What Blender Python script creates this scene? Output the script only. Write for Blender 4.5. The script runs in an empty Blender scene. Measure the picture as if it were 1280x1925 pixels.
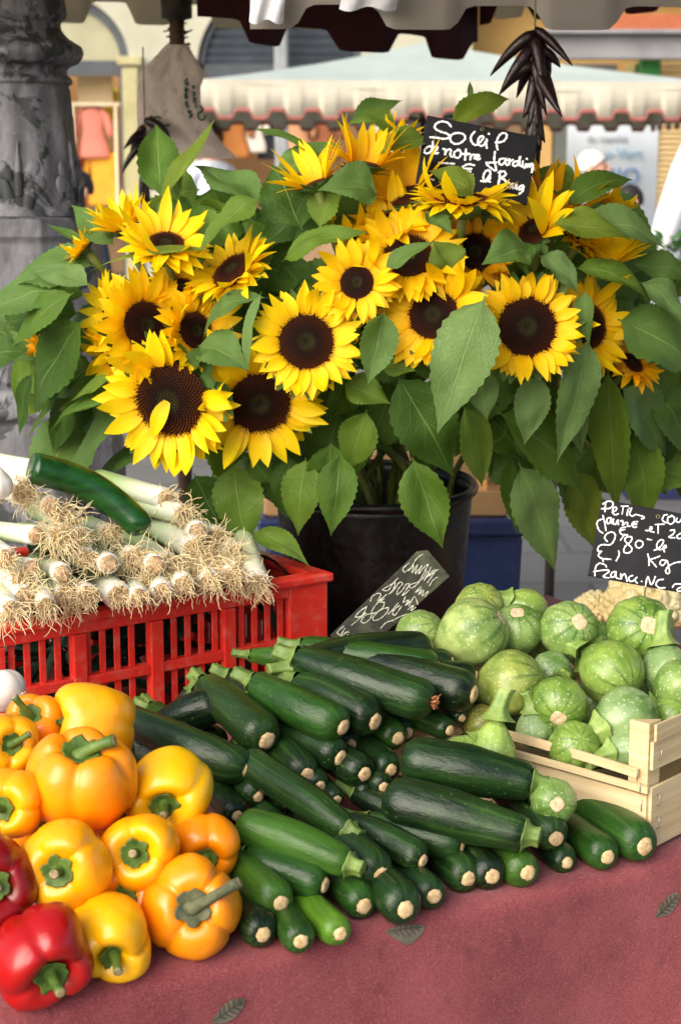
import bpy, bmesh, math, random
from mathutils import Vector, Matrix, noise
from mathutils.bvhtree import BVHTree
V = Vector
PI = math.pi
R_ = math.radians
sc = bpy.context.scene
col = sc.collection

# ------------------------------------------------------------------ camera, sky, sun, exposure
CAM = V((0, 0, 1.45)); PITCH = R_(11.2); F = 3200.0; CX, CY = 640.0, 962.5
cam = bpy.data.objects.new('camera', bpy.data.cameras.new('camera')); col.objects.link(cam)
cam.location = CAM; cam.rotation_euler = (PI/2 - PITCH, 0, 0)
cam.data.sensor_fit = 'VERTICAL'; cam.data.sensor_height = 36; cam.data.lens = F/1925*36
cam.data.clip_end = 500; cam.data.clip_start = .05
cam.data.dof.use_dof = True; cam.data.dof.focus_distance = 1.96; cam.data.dof.aperture_fstop = 9.5
sc.camera = cam
SUN_DIR = V((-.55, -.75, .56)).normalized()         # towards the sun
w = bpy.data.worlds.new('World'); sc.world = w; w.use_nodes = True
sky = w.node_tree.nodes.new('ShaderNodeTexSky'); sky.sky_type = 'NISHITA'; sky.sun_disc = False
sky.sun_elevation = math.asin(SUN_DIR.z); sky.sun_rotation = math.atan2(SUN_DIR.x, SUN_DIR.y)
sky.dust_density = 3.0; sky.air_density = .8; sky.ozone_density = .7
bg = w.node_tree.nodes['Background']; bg.inputs[1].default_value = .10
w.node_tree.links.new(sky.outputs[0], bg.inputs[0])
sl = bpy.data.lights.new('sun', 'SUN'); sl.energy = 1.9; sl.angle = R_(60); sl.color = (1, .95, .86)
so = bpy.data.objects.new('sun', sl); col.objects.link(so)
so.rotation_euler = SUN_DIR.to_track_quat('Z', 'Y').to_euler(); so.location = (-3, -3, 6)
sc.view_settings.view_transform = 'Standard'; sc.view_settings.look = 'None'
sc.view_settings.exposure = 1.0; sc.view_settings.gamma = 1
sc.cycles.use_denoising = True
sc.cycles.max_bounces = 8; sc.cycles.transparent_max_bounces = 8

# ------------------------------------------------------------------ helpers
RT = V((1, 0, 0)); FW = V((0, math.cos(PITCH), -math.sin(PITCH))); UP = V((0, math.sin(PITCH), math.cos(PITCH)))
def ray(px, py): return RT*((px-CX)/F) + UP*((CY-py)/F) + FW
def P(px, py, d):
    r = ray(px, py); return CAM + r*(d/r.y)
def onplane(px, py, p0, n):
    r = ray(px, py); return CAM + r*((p0-CAM).dot(n)/r.dot(n))
def dep(p): return (p-CAM).dot(FW)
def pxm(p): return dep(p)/F                          # metres covered by one photo pixel at p
def cdir(r, u, c): return (RT*r + UP*u - FW*c).normalized()
def srgb(r, g, b, a=1):
    f = lambda c: (c/255/12.92 if c/255 <= .04045 else ((c/255+.055)/1.055)**2.4)
    return (f(r), f(g), f(b), a)
def nz(p, s=1.0, o=0): return noise.noise(V(p)*s + V((o*7.3, o*3.1, o*1.7)))
def basis(z, xh):
    z = z.normalized(); x = (xh - z*xh.dot(z)).normalized(); y = z.cross(x)
    return Matrix((x, y, z)).transposed()

class MB:
    def __init__(s): s.v = []; s.f = []; s.uv = []
    def add(s, v, f, uv=None):
        o = len(s.v); s.v += [V(q) for q in v]; s.f += [tuple(i+o for i in q) for q in f]
        s.uv += uv if uv else [(0, 0)]*len(v)
    def box(s, c, sx, sy, sz, m=None):
        c = V(c); m = m or Matrix.Identity(3)
        v = [c + m @ V((x*sx/2, y*sy/2, z*sz/2)) for x in (-1, 1) for y in (-1, 1) for z in (-1, 1)]
        s.add(v, [(0, 1, 3, 2), (4, 6, 7, 5), (0, 4, 5, 1), (2, 3, 7, 6), (0, 2, 6, 4), (1, 5, 7, 3)])
    def grid(s, fn, nu, nv, wrap=False, cap0=False, cap1=False):
        """fn(u,v) -> point (u,v in 0..1); v wraps around if wrap."""
        o = len(s.v); m = nv if wrap else nv+1
        for i in range(nu+1):
            for j in range(m):
                s.v.append(V(fn(i/nu, j/nv))); s.uv.append((j/nv, i/nu))
        for i in range(nu):
            for j in range(nv):
                a = o+i*m+j; b = o+i*m+(j+1) % m; s.f.append((a, b, b+m, a+m))
        if cap0: s.f.append(tuple(o+j for j in range(m-1, -1, -1)))
        if cap1: s.f.append(tuple(o+nu*m+j for j in range(m)))
    def tube(s, path, rad, n=8, caps=True):
        path = [V(p) for p in path]; o = len(s.v); k = len(path)
        if not hasattr(rad, '__len__'): rad = [rad]*k
        t = (path[1]-path[0]).normalized(); x = t.orthogonal().normalized()
        for i, p in enumerate(path):
            t2 = (path[min(i+1, k-1)]-path[max(i-1, 0)])
            if t2.length > 1e-9: t = t2.normalized()
            x = x - t*x.dot(t)
            x = x.normalized() if x.length > 1e-6 else t.orthogonal().normalized()
            y = t.cross(x)
            for j in range(n):
                a = 2*PI*j/n; s.v.append(p + (x*math.cos(a)+y*math.sin(a))*rad[i]); s.uv.append((j/n, i/max(1, k-1)))
        for i in range(k-1):
            for j in range(n):
                a = o+i*n+j; b = o+i*n+(j+1) % n; s.f.append((a, b, b+n, a+n))
        if caps:
            s.f.append(tuple(o+j for j in range(n-1, -1, -1))); s.f.append(tuple(o+(k-1)*n+j for j in range(n)))
    def lathe(s, prof, n=32, c=(0, 0, 0), fn=None):
        c = V(c); o = len(s.v)
        for i, (r, z) in enumerate(prof):
            for j in range(n):
                a = 2*PI*j/n; rr = r*(fn(a, z) if fn else 1)
                s.v.append(c + V((rr*math.cos(a), rr*math.sin(a), z))); s.uv.append((j/n, i/len(prof)))
        for i in range(len(prof)-1):
            for j in range(n):
                a = o+i*n+j; b = o+i*n+(j+1) % n; s.f.append((a, b, b+n, a+n))
    def ball(s, c, r, nu=8, nv=10, sq=(1, 1, 1)):
        c = V(c)
        s.grid(lambda u, v: c + V((r*sq[0]*math.sin(PI*u)*math.cos(2*PI*v), r*sq[1]*math.sin(PI*u)*math.sin(2*PI*v), r*sq[2]*math.cos(PI*u))), nu, nv, True)
    def build(s, name, mat=None, parent=None, smooth=True, loc=None, mw=None, color=None, bevel=0):
        v = s.v
        if loc is not None: v = [q-V(loc) for q in v]
        me = bpy.data.meshes.new(name); me.from_pydata([tuple(q) for q in v], [], s.f); me.update()
        ul = me.uv_layers.new(name='UVMap')
        vi = [0]*len(me.loops); me.loops.foreach_get('vertex_index', vi)
        ul.data.foreach_set('uv', [c for i in vi for c in s.uv[i]])
        bm = bmesh.new(); bm.from_mesh(me); bmesh.ops.recalc_face_normals(bm, faces=bm.faces); bm.to_mesh(me); bm.free()
        if smooth: me.polygons.foreach_set('use_smooth', [True]*len(me.polygons))
        if mat: me.materials.append(mat)
        o = bpy.data.objects.new(name, me); col.objects.link(o)
        if loc is not None and parent is None: o.location = loc
        if mw is not None: o.matrix_world = mw
        if parent is not None: o.parent = parent
        if color: o.color = color
        if bevel:
            b = o.modifiers.new('b', 'BEVEL'); b.width = bevel; b.segments = 2; b.limit_method = 'ANGLE'
        return o

def tag(o, label, cat, group=None, kind=None):
    o['label'] = label; o['category'] = cat
    if group: o['group'] = group
    if kind: o['kind'] = kind
    return o
def empty(name, label, cat, loc=(0, 0, 0), group=None, mat3=None):
    o = bpy.data.objects.new(name, None); col.objects.link(o); o.empty_display_size = .02
    m = (mat3.to_4x4() if mat3 else Matrix.Identity(4)); m.translation = V(loc); o.matrix_world = m
    return tag(o, label, cat, group)
def structure(o): o['kind'] = 'structure'; return o
def smooth_line(pts, k=5):
    pts = [V(p) for p in pts]; out = []
    if len(pts) < 3: return pts
    for i in range(len(pts)-1):
        p0 = pts[max(i-1, 0)]; p1 = pts[i]; p2 = pts[i+1]; p3 = pts[min(i+2, len(pts)-1)]
        for j in range(k):
            t = j/k
            out.append(.5*((2*p1)+(p2-p0)*t+(2*p0-5*p1+4*p2-p3)*t*t+(3*p1-p0-3*p2+p3)*t**3))
    out.append(pts[-1]); return out

# ------------------------------------------------------------------ materials
class Mt:
    def __init__(s, name):
        s.m = bpy.data.materials.new(name); s.m.use_nodes = True; s.t = s.m.node_tree
        s.b = s.t.nodes['Principled BSDF']; s.out = s.t.nodes['Material Output']
    def n(s, typ, ins=None, **kw):
        nd = s.t.nodes.new('ShaderNode'+typ)
        for k, v in kw.items(): setattr(nd, k, v)
        for k, v in (ins or {}).items(): s.put(nd.inputs[k], v)
        return nd
    def put(s, sock, v):
        if isinstance(v, bpy.types.NodeSocket): s.t.links.new(v, sock)
        else: sock.default_value = v
    def coord(s, kind='Object'): return s.n('TexCoord').outputs[kind]
    def mapping(s, vec, scale): return s.n('Mapping', {'Vector': vec, 'Scale': scale}).outputs[0]
    def rnd(s): return s.n('ObjectInfo').outputs['Random']
    def ocol(s): return s.n('ObjectInfo').outputs['Color']
    def noise(s, vec, scale, detail=4, rough=.55, w=None, dist=0):
        k = {'Vector': vec, 'Scale': scale, 'Detail': detail, 'Roughness': rough, 'Distortion': dist}
        if w is not None:
            k['W'] = w; return s.n('TexNoise', k, noise_dimensions='4D').outputs[0]
        return s.n('TexNoise', k).outputs[0]
    def mul(s, a, b, op='MULTIPLY', c=None):
        k = {0: a, 1: b}
        if c is not None: k[2] = c
        return s.n('Math', k, operation=op).outputs[0]
    def ramp(s, fac, stops, interp='LINEAR'):
        nd = s.n('ValToRGB', {0: fac}); cr = nd.color_ramp; cr.interpolation = interp
        while len(cr.elements) < len(stops): cr.elements.new(.5)
        for e, (p, c) in zip(cr.elements, stops):
            e.position = p; e.color = c if hasattr(c, '__len__') else (c, c, c, 1)
        return nd.outputs[0]
    def mix(s, fac, a, b, blend='MIX'):
        nd = s.n('Mix', data_type='RGBA', blend_type=blend)
        s.put(nd.inputs[0], fac); s.put(nd.inputs[6], a); s.put(nd.inputs[7], b); return nd.outputs[2]
    def bump(s, h, strength=.3, dist=.002):
        nb = s.n('Bump', {'Height': h, 'Strength': strength, 'Distance': dist}); s.put(s.b.inputs['Normal'], nb.outputs[0]); return nb
    def set(s, **kw):
        for k, v in kw.items(): s.put(s.b.inputs[k.replace('_', ' ')], v)
        return s

def simple(name, c1, c2, scale=20, rough=.6, bump=.2, bscale=80, dist=.002, spec=.5, stretch=(1, 1, 1), metal=0, lo=.35, hi=.65):
    a = Mt(name); co = a.mapping(a.coord(), stretch); wv = a.mul(a.rnd(), 50)
    f = a.noise(co, scale, 6, .6, wv)
    a.set(Base_Color=a.ramp(f, [(lo, c1), (hi, c2)]), Roughness=rough, Metallic=metal)
    a.b.inputs['Specular IOR Level'].default_value = spec
    if bump: a.bump(a.noise(co, bscale, 4, .6), bump, dist)
    return a.m

def m_zucchini():
    a = Mt('zucchini_skin'); co = a.coord(); wv = a.mul(a.rnd(), 60)
    st = a.noise(a.mapping(co, (6, 55, 55)), 1.6, 4, .6, wv)
    big = a.noise(co, 14, 3, .5, wv)
    c = a.mix(a.ramp(st, [(.35, 0), (.7, 1)]), a.mix(.5, a.ocol(), (0, 0, 0, 1)), a.mix(.12, a.ocol(), srgb(80, 120, 40)))
    c = a.mix(a.mul(a.ramp(big, [(.5, 0), (.75, 1)]), .35), c, srgb(52, 92, 30))
    sp = a.n('TexVoronoi', {'Vector': co, 'Scale': 150.0}).outputs['Distance']
    spk = a.mul(a.ramp(sp, [(.06, 1), (.24, 0)]), a.ramp(a.noise(co, 40, 2, .5, wv), [(.44, 0), (.6, 1)]))
    c = a.mix(a.mul(spk, .36), c, srgb(110, 140, 74))
    sep = a.n('SeparateXYZ', {0: co}); ang = a.n('Math', {0: sep.outputs[1], 1: sep.outputs[2]}, operation='ARCTAN2').outputs[0]
    sn = a.n('Math', {0: a.mul(a.mul(ang, 10.0), a.mul(st, 5.0), 'ADD')}, operation='SINE').outputs[0]
    c = a.mix(a.mul(a.mul(a.ramp(sn, [(.5, 0), (1, 1)]), a.ramp(big, [(.4, 0), (.7, 1)])), .35), c, srgb(74, 112, 44))
    scr = a.noise(a.mapping(co, (14, 150, 150)), 1.0, 3, .6, wv, 1.2)
    c = a.mix(a.mul(a.ramp(scr, [(.68, 0), (.71, 1)]), .28), c, srgb(130, 140, 84))
    a.set(Base_Color=c, Roughness=a.ramp(big, [(.3, .26), (.8, .44)]))
    a.b.inputs['Specular IOR Level'].default_value = .36
    a.bump(a.noise(a.mapping(co, (20, 60, 60)), 3, 5, .6, wv), .45, .003)
    return a.m
def m_round():
    a = Mt('round_zucchini_skin'); co = a.coord(); wv = a.mul(a.rnd(), 60)
    f = a.noise(co, 22, 5, .65, wv, .6)
    c = a.mix(a.ramp(f, [(.38, 0), (.62, 1)]), a.ocol(), a.mix(.85, a.ocol(), srgb(74, 112, 34)))
    sep = a.n('SeparateXYZ', {0: co}); ang = a.n('Math', {0: sep.outputs[1], 1: sep.outputs[0]}, operation='ARCTAN2').outputs[0]
    rr = a.mul(a.mul(ang, 10.0), 0.0, 'ADD'); st = a.mul(a.n('Math', {0: rr}, operation='SINE').outputs[0], 1)
    st = a.mul(a.mul(st, a.mul(f, .5, 'SUBTRACT'), 'ADD'), 1)
    zt = a.ramp(a.mul(sep.outputs[2], 12), [(.05, 0), (.45, 1)])
    c = a.mix(a.mul(a.mul(a.ramp(st, [(.55, 0), (.95, 1)]), zt), .8), c, srgb(48, 88, 34))
    sp = a.n('TexVoronoi', {'Vector': co, 'Scale': 200.0}).outputs['Distance']
    c = a.mix(a.mul(a.ramp(sp, [(.12, 1), (.3, 0)]), .5), c, srgb(208, 216, 170))
    a.set(Base_Color=c, Roughness=a.ramp(f, [(.3, .26), (.7, .42)])); a.bump(f, .3, .003)
    return a.m
def m_pepper():
    a = Mt('pepper_skin'); co = a.coord(); wv = a.mul(a.rnd(), 60)
    f = a.noise(co, 16, 4, .55, wv)
    hs = a.mix(1, a.ocol(), (.93, .70, .5, 1), 'MULTIPLY')
    c = a.mix(a.ramp(f, [(.35, 0), (.7, 1)]), a.ocol(), hs)
    f2 = a.noise(a.mapping(co, (1, 1, 3)), 30, 6, .7, wv)
    c = a.mix(a.mul(a.ramp(f2, [(.66, 0), (.72, 1)]), .3), c, srgb(170, 95, 40))
    a.set(Base_Color=c, Roughness=.3, Coat_Weight=.12, Coat_Roughness=.2)
    a.b.inputs['Subsurface Weight'].default_value = .08; a.b.inputs['Subsurface Radius'].default_value = (1, .35, .05)
    a.b.inputs['Subsurface Scale'].default_value = .008
    wr = a.noise(a.mapping(co, (1, 1, 2.5)), 55, 5, .6, wv)
    a.bump(a.mul(wr, a.ramp(f, [(.45, .05), (.7, 1)])), .35, .003)
    return a.m
def m_leaf():
    a = Mt('sunflower_leaf'); uv = a.n('SeparateXYZ', {0: a.coord('UV')}); u, v = uv.outputs[0], uv.outputs[1]
    wv = a.mul(a.rnd(), 60); co = a.coord()
    s_ = a.mul(a.mul(a.mul(u, .5, 'SUBTRACT'), 2), 0, 'ADD'); s_ = a.n('Math', {0: s_}, operation='ABSOLUTE').outputs[0]
    nz_ = a.noise(co, 40, 2, .5, wv)
    q = a.mul(a.mul(a.mul(v, 4.6), a.mul(a.n('Math', {0: s_, 1: .8}, operation='POWER').outputs[0], 1.9), 'SUBTRACT'), a.mul(nz_, .5), 'ADD')
    fr = a.n('Math', {0: q}, operation='FRACT').outputs[0]
    ve = a.ramp(fr, [(0, 1), (.02, .8), (.07, 0), (.96, 0), (1, 1)])
    ve = a.mul(ve, a.ramp(s_, [(0, .7), (.5, .3), (.85, 0)]))
    mid = a.ramp(s_, [(0, 1), (.015, 1), (.04, 0)])
    vein = a.n('Math', {0: ve, 1: mid}, operation='MAXIMUM').outputs[0]
    fine = a.n('TexVoronoi', {'Vector': a.coord('UV'), 'Scale': 26.0}, feature='DISTANCE_TO_EDGE').outputs['Distance']
    f = a.noise(co, 25, 4, .6, wv)
    c = a.mix(a.ramp(f, [(.3, 0), (.7, 1)]), a.mix(.28, a.ocol(), srgb(20, 50, 20)), a.ocol())
    c = a.mix(a.mul(vein, .5), c, srgb(150, 178, 104))
    rb = a.noise(co, 55, 3, .6, wv); c = a.mix(a.mul(a.ramp(rb, [(.72, 0), (.76, 1)]), .5), c, srgb(110, 100, 50))
    a.set(Base_Color=c, Roughness=a.ramp(f, [(.3, .38), (.7, .52)])); a.b.inputs['Specular IOR Level'].default_value = .3
    h = a.mul(a.mul(vein, -1.0), a.mul(a.ramp(fine, [(0, 0), (.12, 1)]), .4), 'ADD')
    h = a.mul(h, a.mul(a.noise(co, 45, 3, .55, wv), 2.2), 'ADD'); a.bump(h, .5, .0025)
    tr = a.n('BsdfTranslucent', {'Color': a.mix(.5, c, srgb(120, 170, 30))}); mx = a.n('MixShader', {0: .34})
    a.t.links.new(a.b.outputs[0], mx.inputs[1]); a.t.links.new(tr.outputs[0], mx.inputs[2]); a.t.links.new(mx.outputs[0], a.out.inputs[0])
    return a.m
def m_petal():
    a = Mt('sunflower_petal'); uv = a.n('SeparateXYZ', {0: a.coord('UV')}); u, v = uv.outputs[0], uv.outputs[1]
    f = a.noise(a.mapping(a.coord('UV'), (9, .8, 1)), 1.5, 3, .5, a.mul(a.rnd(), 40))
    c = a.mix(a.ramp(v, [(0, 1), (.35, 0)]), a.ocol(), a.mix(.45, a.ocol(), srgb(244, 150, 0)))
    c = a.mix(a.mul(a.ramp(f, [(.4, 0), (.7, 1)]), .22), c, srgb(236, 160, 0))
    a.set(Base_Color=c, Roughness=.5); a.b.inputs['Specular IOR Level'].default_value = .3
    a.bump(a.noise(a.mapping(a.coord('UV'), (26, 1, 1)), 1, 2), .35, .001)
    tr = a.n('BsdfTranslucent', {'Color': c}); mx = a.n('MixShader', {0: .4})
    a.t.links.new(a.b.outputs[0], mx.inputs[1]); a.t.links.new(tr.outputs[0], mx.inputs[2]); a.t.links.new(mx.outputs[0], a.out.inputs[0])
    return a.m
def m_disc():
    a = Mt('sunflower_disc'); uv = a.n('SeparateXYZ', {0: a.coord('UV')}); r, t = uv.outputs[0], uv.outputs[1]
    c = a.ramp(r, [(0, srgb(30, 26, 12)), (.2, srgb(52, 48, 22)), (.36, srgb(30, 14, 8)), (.6, srgb(40, 16, 8)), (1, srgb(64, 28, 12))])
    tip = a.ramp(r, [(0, srgb(70, 68, 32)), (.25, srgb(66, 56, 26)), (.38, srgb(66, 30, 12)), (.62, srgb(116, 62, 20)), (1, srgb(166, 100, 26))])
    c = a.mix(a.ramp(t, [(.35, 0), (1, 1)]), c, a.mix(1, tip, a.ocol(), 'MULTIPLY'))
    a.set(Base_Color=c, Roughness=.8); a.b.inputs['Specular IOR Level'].default_value = .2
    return a.m
def m_wood(name, c1, c2, stretch=(2, 60, 60)):
    a = Mt(name); co = a.mapping(a.coord(), stretch); wv = a.mul(a.rnd(), 30)
    f = a.noise(co, 1.2, 6, .6, wv); f2 = a.noise(a.coord(), 14, 3, .5, wv)
    c = a.mix(a.ramp(f, [(.3, 0), (.7, 1)]), c1, c2); c = a.mix(a.mul(a.ramp(f2, [(.45, 0), (.75, 1)]), .35), c, srgb(150, 120, 78))
    a.set(Base_Color=c, Roughness=.7); a.bump(f, .3, .0015); return a.m
def m_cloth():
    a = Mt('burgundy_cloth'); co = a.coord()
    f = a.noise(co, 9, 5, .6); th = a.noise(a.mapping(co, (1, 3, 3)), 260, 3, .6, None, .5)
    c = a.mix(a.ramp(f, [(.3, 0), (.7, 1)]), srgb(116, 46, 51), srgb(148, 72, 75))
    c = a.mix(a.mul(a.ramp(th, [(.45, 0), (.75, 1)]), .55), c, srgb(184, 112, 112))
    hair = a.noise(a.mapping(co, (12, 60, 60)), 3.0, 4, .7, None, 2.2)
    c = a.mix(a.mul(a.ramp(hair, [(.62, 0), (.70, 1)]), .3), c, srgb(206, 152, 148))
    dk = a.noise(co, 30, 4, .7); c = a.mix(a.mul(a.ramp(dk, [(.58, 0), (.72, 1)]), .35), c, srgb(78, 26, 34))
    a.set(Base_Color=c, Roughness=.85, Sheen_Weight=.15); a.b.inputs['Specular IOR Level'].default_value = .2
    a.bump(a.mul(th, a.mul(a.noise(co, 14, 4, .6, None, .8), 3.0), 'ADD'), .55, .003); return a.m
def m_column():
    a = Mt('peeling_grey_paint'); co = a.coord()
    f = a.noise(co, 9, 7, .65, None, .8); g = a.noise(a.mapping(co, (1, 1, .35)), 22, 6, .7)
    c = a.mix(a.ramp(g, [(.35, 0), (.65, 1)]), srgb(78, 78, 83), srgb(128, 128, 133))
    c = a.mix(a.ramp(f, [(.53, 0), (.56, 1)]), c, srgb(52, 55, 57))
    h = a.noise(co, 20, 6, .7, None, .4); c = a.mix(a.mul(a.ramp(h, [(.60, 0), (.64, 1)]), .7), c, srgb(150, 148, 146))
    a.set(Base_Color=c, Roughness=.62); a.bump(a.mul(f, g, 'ADD'), .6, .006); return a.m
def m_slate(name, c1, c2):
    a = Mt(name); co = a.coord(); f = a.noise(co, 18, 6, .7, a.mul(a.rnd(), 20), .5); g = a.noise(co, 90, 5, .7)
    c = a.mix(a.ramp(f, [(.45, 0), (.75, 1)]), c1, c2); c = a.mix(a.mul(a.ramp(g, [(.68, 0), (.8, 1)]), .3), c, srgb(140, 140, 145))
    a.set(Base_Color=c, Roughness=.62); a.b.inputs['Specular IOR Level'].default_value = .25; a.bump(g, .15, .0008); return a.m
def m_plastic(name, c1, c2, dirt):
    a = Mt(name); co = a.coord(); f = a.noise(co, 10, 5, .6); g = a.noise(co, 45, 7, .72)
    c = a.mix(f, c1, c2); c = a.mix(a.mul(a.ramp(g, [(.5, 0), (.7, 1)]), .55), c, dirt)
    a.set(Base_Color=c, Roughness=a.ramp(g, [(.4, .34), (.7, .62)])); a.bump(g, .12, .001); return a.m
def m_canvas(name, c1, c2, tr=.2):
    a = Mt(name); co = a.coord(); f = a.noise(co, 3, 5, .6); c = a.ramp(f, [(.3, c1), (.7, c2)])
    a.set(Base_Color=c, Roughness=.85); a.bump(a.noise(co, 5, 4), .4, .02)
    t = a.n('BsdfTranslucent', {'Color': c}); mx = a.n('MixShader', {0: tr})
    a.t.links.new(a.b.outputs[0], mx.inputs[1]); a.t.links.new(t.outputs[0], mx.inputs[2]); a.t.links.new(mx.outputs[0], a.out.inputs[0])
    return a.m
MZ = m_zucchini(); MR = m_round(); MP = m_pepper(); ML = m_leaf(); MPE = m_petal(); MD = m_disc()
M_scar = simple('blossom_scar', srgb(176, 140, 92), srgb(222, 196, 150), 260, .8, .5, 400, .001)
M_stemz = simple('zucchini_stem', srgb(70, 98, 36), srgb(120, 142, 66), 60, .55, .4, 150, .002)
M_stemr = simple('pale_stem', srgb(104, 136, 54), srgb(160, 180, 100), 50, .5, .3, 120, .002)
M_calyx = simple('pepper_calyx', srgb(56, 84, 24), srgb(98, 124, 44), 60, .55, .4, 160, .002)
M_cutend = simple('cut_stalk', srgb(120, 100, 66), srgb(176, 160, 120), 300, .85, .4, 400, .001)
M_stem = simple('sunflower_stem', srgb(92, 104, 36), srgb(128, 134, 58), 40, .6, .3, 200, .001)
M_sepal = simple('sunflower_sepal', srgb(52, 84, 34), srgb(84, 112, 50), 40, .6, .3, 200, .001)
M_leek = None
M_root = simple('root_hair', srgb(214, 190, 138), srgb(246, 228, 184), 60, .85, 0)
M_plate = simple('root_plate', srgb(150, 112, 76), srgb(214, 184, 146), 200, .85, .5, 300, .002)
M_garlic = simple('garlic_skin', srgb(214, 204, 190), srgb(240, 234, 224), 30, .5, .2, 60, .002, stretch=(1, 1, .3))
M_red = m_plastic('red_plastic', srgb(208, 40, 30), srgb(224, 54, 40), srgb(206, 116, 94))
M_black = m_plastic('black_plastic', srgb(4, 4, 5), srgb(6, 6, 7), srgb(16, 15, 14))
M_blue = m_plastic('blue_plastic', srgb(44, 58, 104), srgb(56, 72, 120), srgb(70, 82, 118))
M_poplar = m_wood('poplar_wood', srgb(206, 182, 138), srgb(230, 212, 172))
M_poplar2 = m_wood('orange_poplar_wood', srgb(196, 152, 100), srgb(216, 176, 124))
M_cloth = m_cloth(); M_col = m_column()
M_slate = m_slate('black_slate', srgb(17, 18, 21), srgb(34, 34, 40))
M_slate2 = m_slate('olive_board', srgb(44, 44, 36), srgb(96, 100, 74))
M_chalk = simple('white_paint_pen', srgb(215, 215, 215), srgb(250, 250, 250), 300, .8, 0)
M_chalk2 = simple('faded_chalk', srgb(140, 142, 122), srgb(200, 200, 182), 300, .8, 0)
M_steel = simple('steel_wire', srgb(150, 146, 138), srgb(190, 188, 180), 60, .4, 0, metal=.8)
M_dark = simple('dark_metal', srgb(38, 34, 30), srgb(62, 56, 48), 30, .5, .2, 80, metal=.3)
M_chili = simple('dried_chilli', srgb(20, 7, 9), srgb(42, 12, 14), 40, .36, .5, 90, .003)
def m_leek():
    a = Mt('leek_shaft'); uv = a.n('SeparateXYZ', {0: a.coord('UV')}); v = uv.outputs[1]
    st = a.noise(a.mapping(a.coord('UV'), (22, .6, 1)), 2, 3, .5, a.mul(a.rnd(), 30))
    c = a.ramp(v, [(0, srgb(228, 208, 190)), (.1, srgb(238, 234, 224)), (.5, srgb(226, 232, 202)), (.8, srgb(150, 176, 110))])
    c = a.mix(a.mul(a.ramp(st, [(.45, 0), (.75, 1)]), .3), c, srgb(196, 186, 150))
    a.set(Base_Color=c, Roughness=.36); a.b.inputs['Subsurface Weight'].default_value = .15; a.b.inputs['Subsurface Scale'].default_value = .006
    a.bump(st, .25, .001); return a.m
M_leek = m_leek()

# ------------------------------------------------------------------ ground
def m_ground():
    a = Mt('grey_paving'); co = a.coord()
    br = a.n('TexBrick', {'Vector': co, 'Color1': srgb(100, 99, 94), 'Color2': srgb(116, 114, 108), 'Mortar': srgb(78, 76, 72), 'Scale': 1.0, 'Mortar Size': .012, 'Brick Width': .9, 'Row Height': .5})
    f = a.noise(co, 1.3, 6, .65); c = a.mix(a.mul(a.ramp(f, [(.35, 0), (.7, 1)]), .5), br.outputs[0], srgb(136, 136, 130))
    a.set(Base_Color=c, Roughness=.75); a.bump(a.noise(co, 30, 5), .2, .004); return a.m
g = MB(); g.add([(-90, -90, 0), (90, -90, 0), (90, 90, 0), (-90, 90, 0)], [(0, 1, 2, 3)])
structure(g.build('ground', m_ground(), smooth=False))

# ------------------------------------------------------------------ market table with its burgundy cloth
TZ = .75; ZU = V((0, 0, 1))
EA = onplane(0, 1912, V((0, 0, TZ)), ZU); EB = onplane(1280, 1612, V((0, 0, TZ)), ZU)
E = (EB-EA).normalized(); NI = V((-E.y, E.x, 0))           # along the front edge; into the table
def tab(a, b, z=0): return EA + E*a + NI*b + V((0, 0, z))     # table coordinates
LEN = (EB-EA).length; TD = .98
tb = empty('market_table', 'trestle market table hidden under the burgundy cloth', 'table', tab(LEN/2, TD/2, -TZ))
m3 = Matrix((E, NI, ZU)).transposed()
k = MB(); k.box(tab(LEN/2, TD/2, -.03), LEN+.9, TD-.06, .03, m3); k.build('table_top', M_poplar2, tb, False, loc=tb.location, bevel=.003)
for a_ in (-.3, LEN+.3):
    for b_ in (.1, TD-.1):
        k = MB(); k.box(tab(a_, b_, -.4), .04, .04, .70, m3); k.build('leg', M_dark, tb, False, loc=tb.location, bevel=.003)
def cloth_pt(u, s):
    """u along the edge (metres), s = arc distance from the front lip: <0 on top, >0 down the front."""
    rr = .018; wob = nz((u*3, s*2, 4))
    if s <= 0:
        z = .0015+.0012*max(0, nz((u*14, s*14, 2))); return tab(u, rr - s, z)
    q = rr*PI/2
    if s < q:
        a = s/rr; return tab(u, rr - rr*math.sin(a), -(rr-rr*math.cos(a)))
    t = s-q; amp = min(1, t*5)
    off = .05*t + amp*(.015*math.sin(u*7+1.3)+.006*math.sin(u*17+t*4) + .010*wob)
    return tab(u, -off, -rr-t)
cl = MB()
svals = [-TD, -.8, -.6] + [-.5+.02*i for i in range(26)] + [.004*i for i in range(1, 9)] + [.04+.02*i for i in range(34)]
us = [-.55+.014*i for i in range(int((LEN+1.1)/.014))]
nS = len(svals)
for u_ in us:
    for s_ in svals: cl.v.append(cloth_pt(u_, s_)); cl.uv.append((u_, s_))
for i in range(len(us)-1):
    for j in range(nS-1): cl.f.append((i*nS+j, (i+1)*nS+j, (i+1)*nS+j+1, i*nS+j+1))
cloth_o = cl.build('tablecloth', M_cloth); tag(cloth_o, 'burgundy felted tablecloth with grey green leaf print under the vegetables', 'tablecloth')
bvh = BVHTree.FromPolygons(cl.v, cl.f)
M_print = simple('leaf_print', srgb(88, 82, 72), srgb(120, 114, 98), 60, .85, .3, 200, .001, spec=.2)
M_printv = simple('leaf_print_vein', srgb(66, 62, 52), srgb(84, 78, 66), 60, .85, 0, spec=.2)
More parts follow.
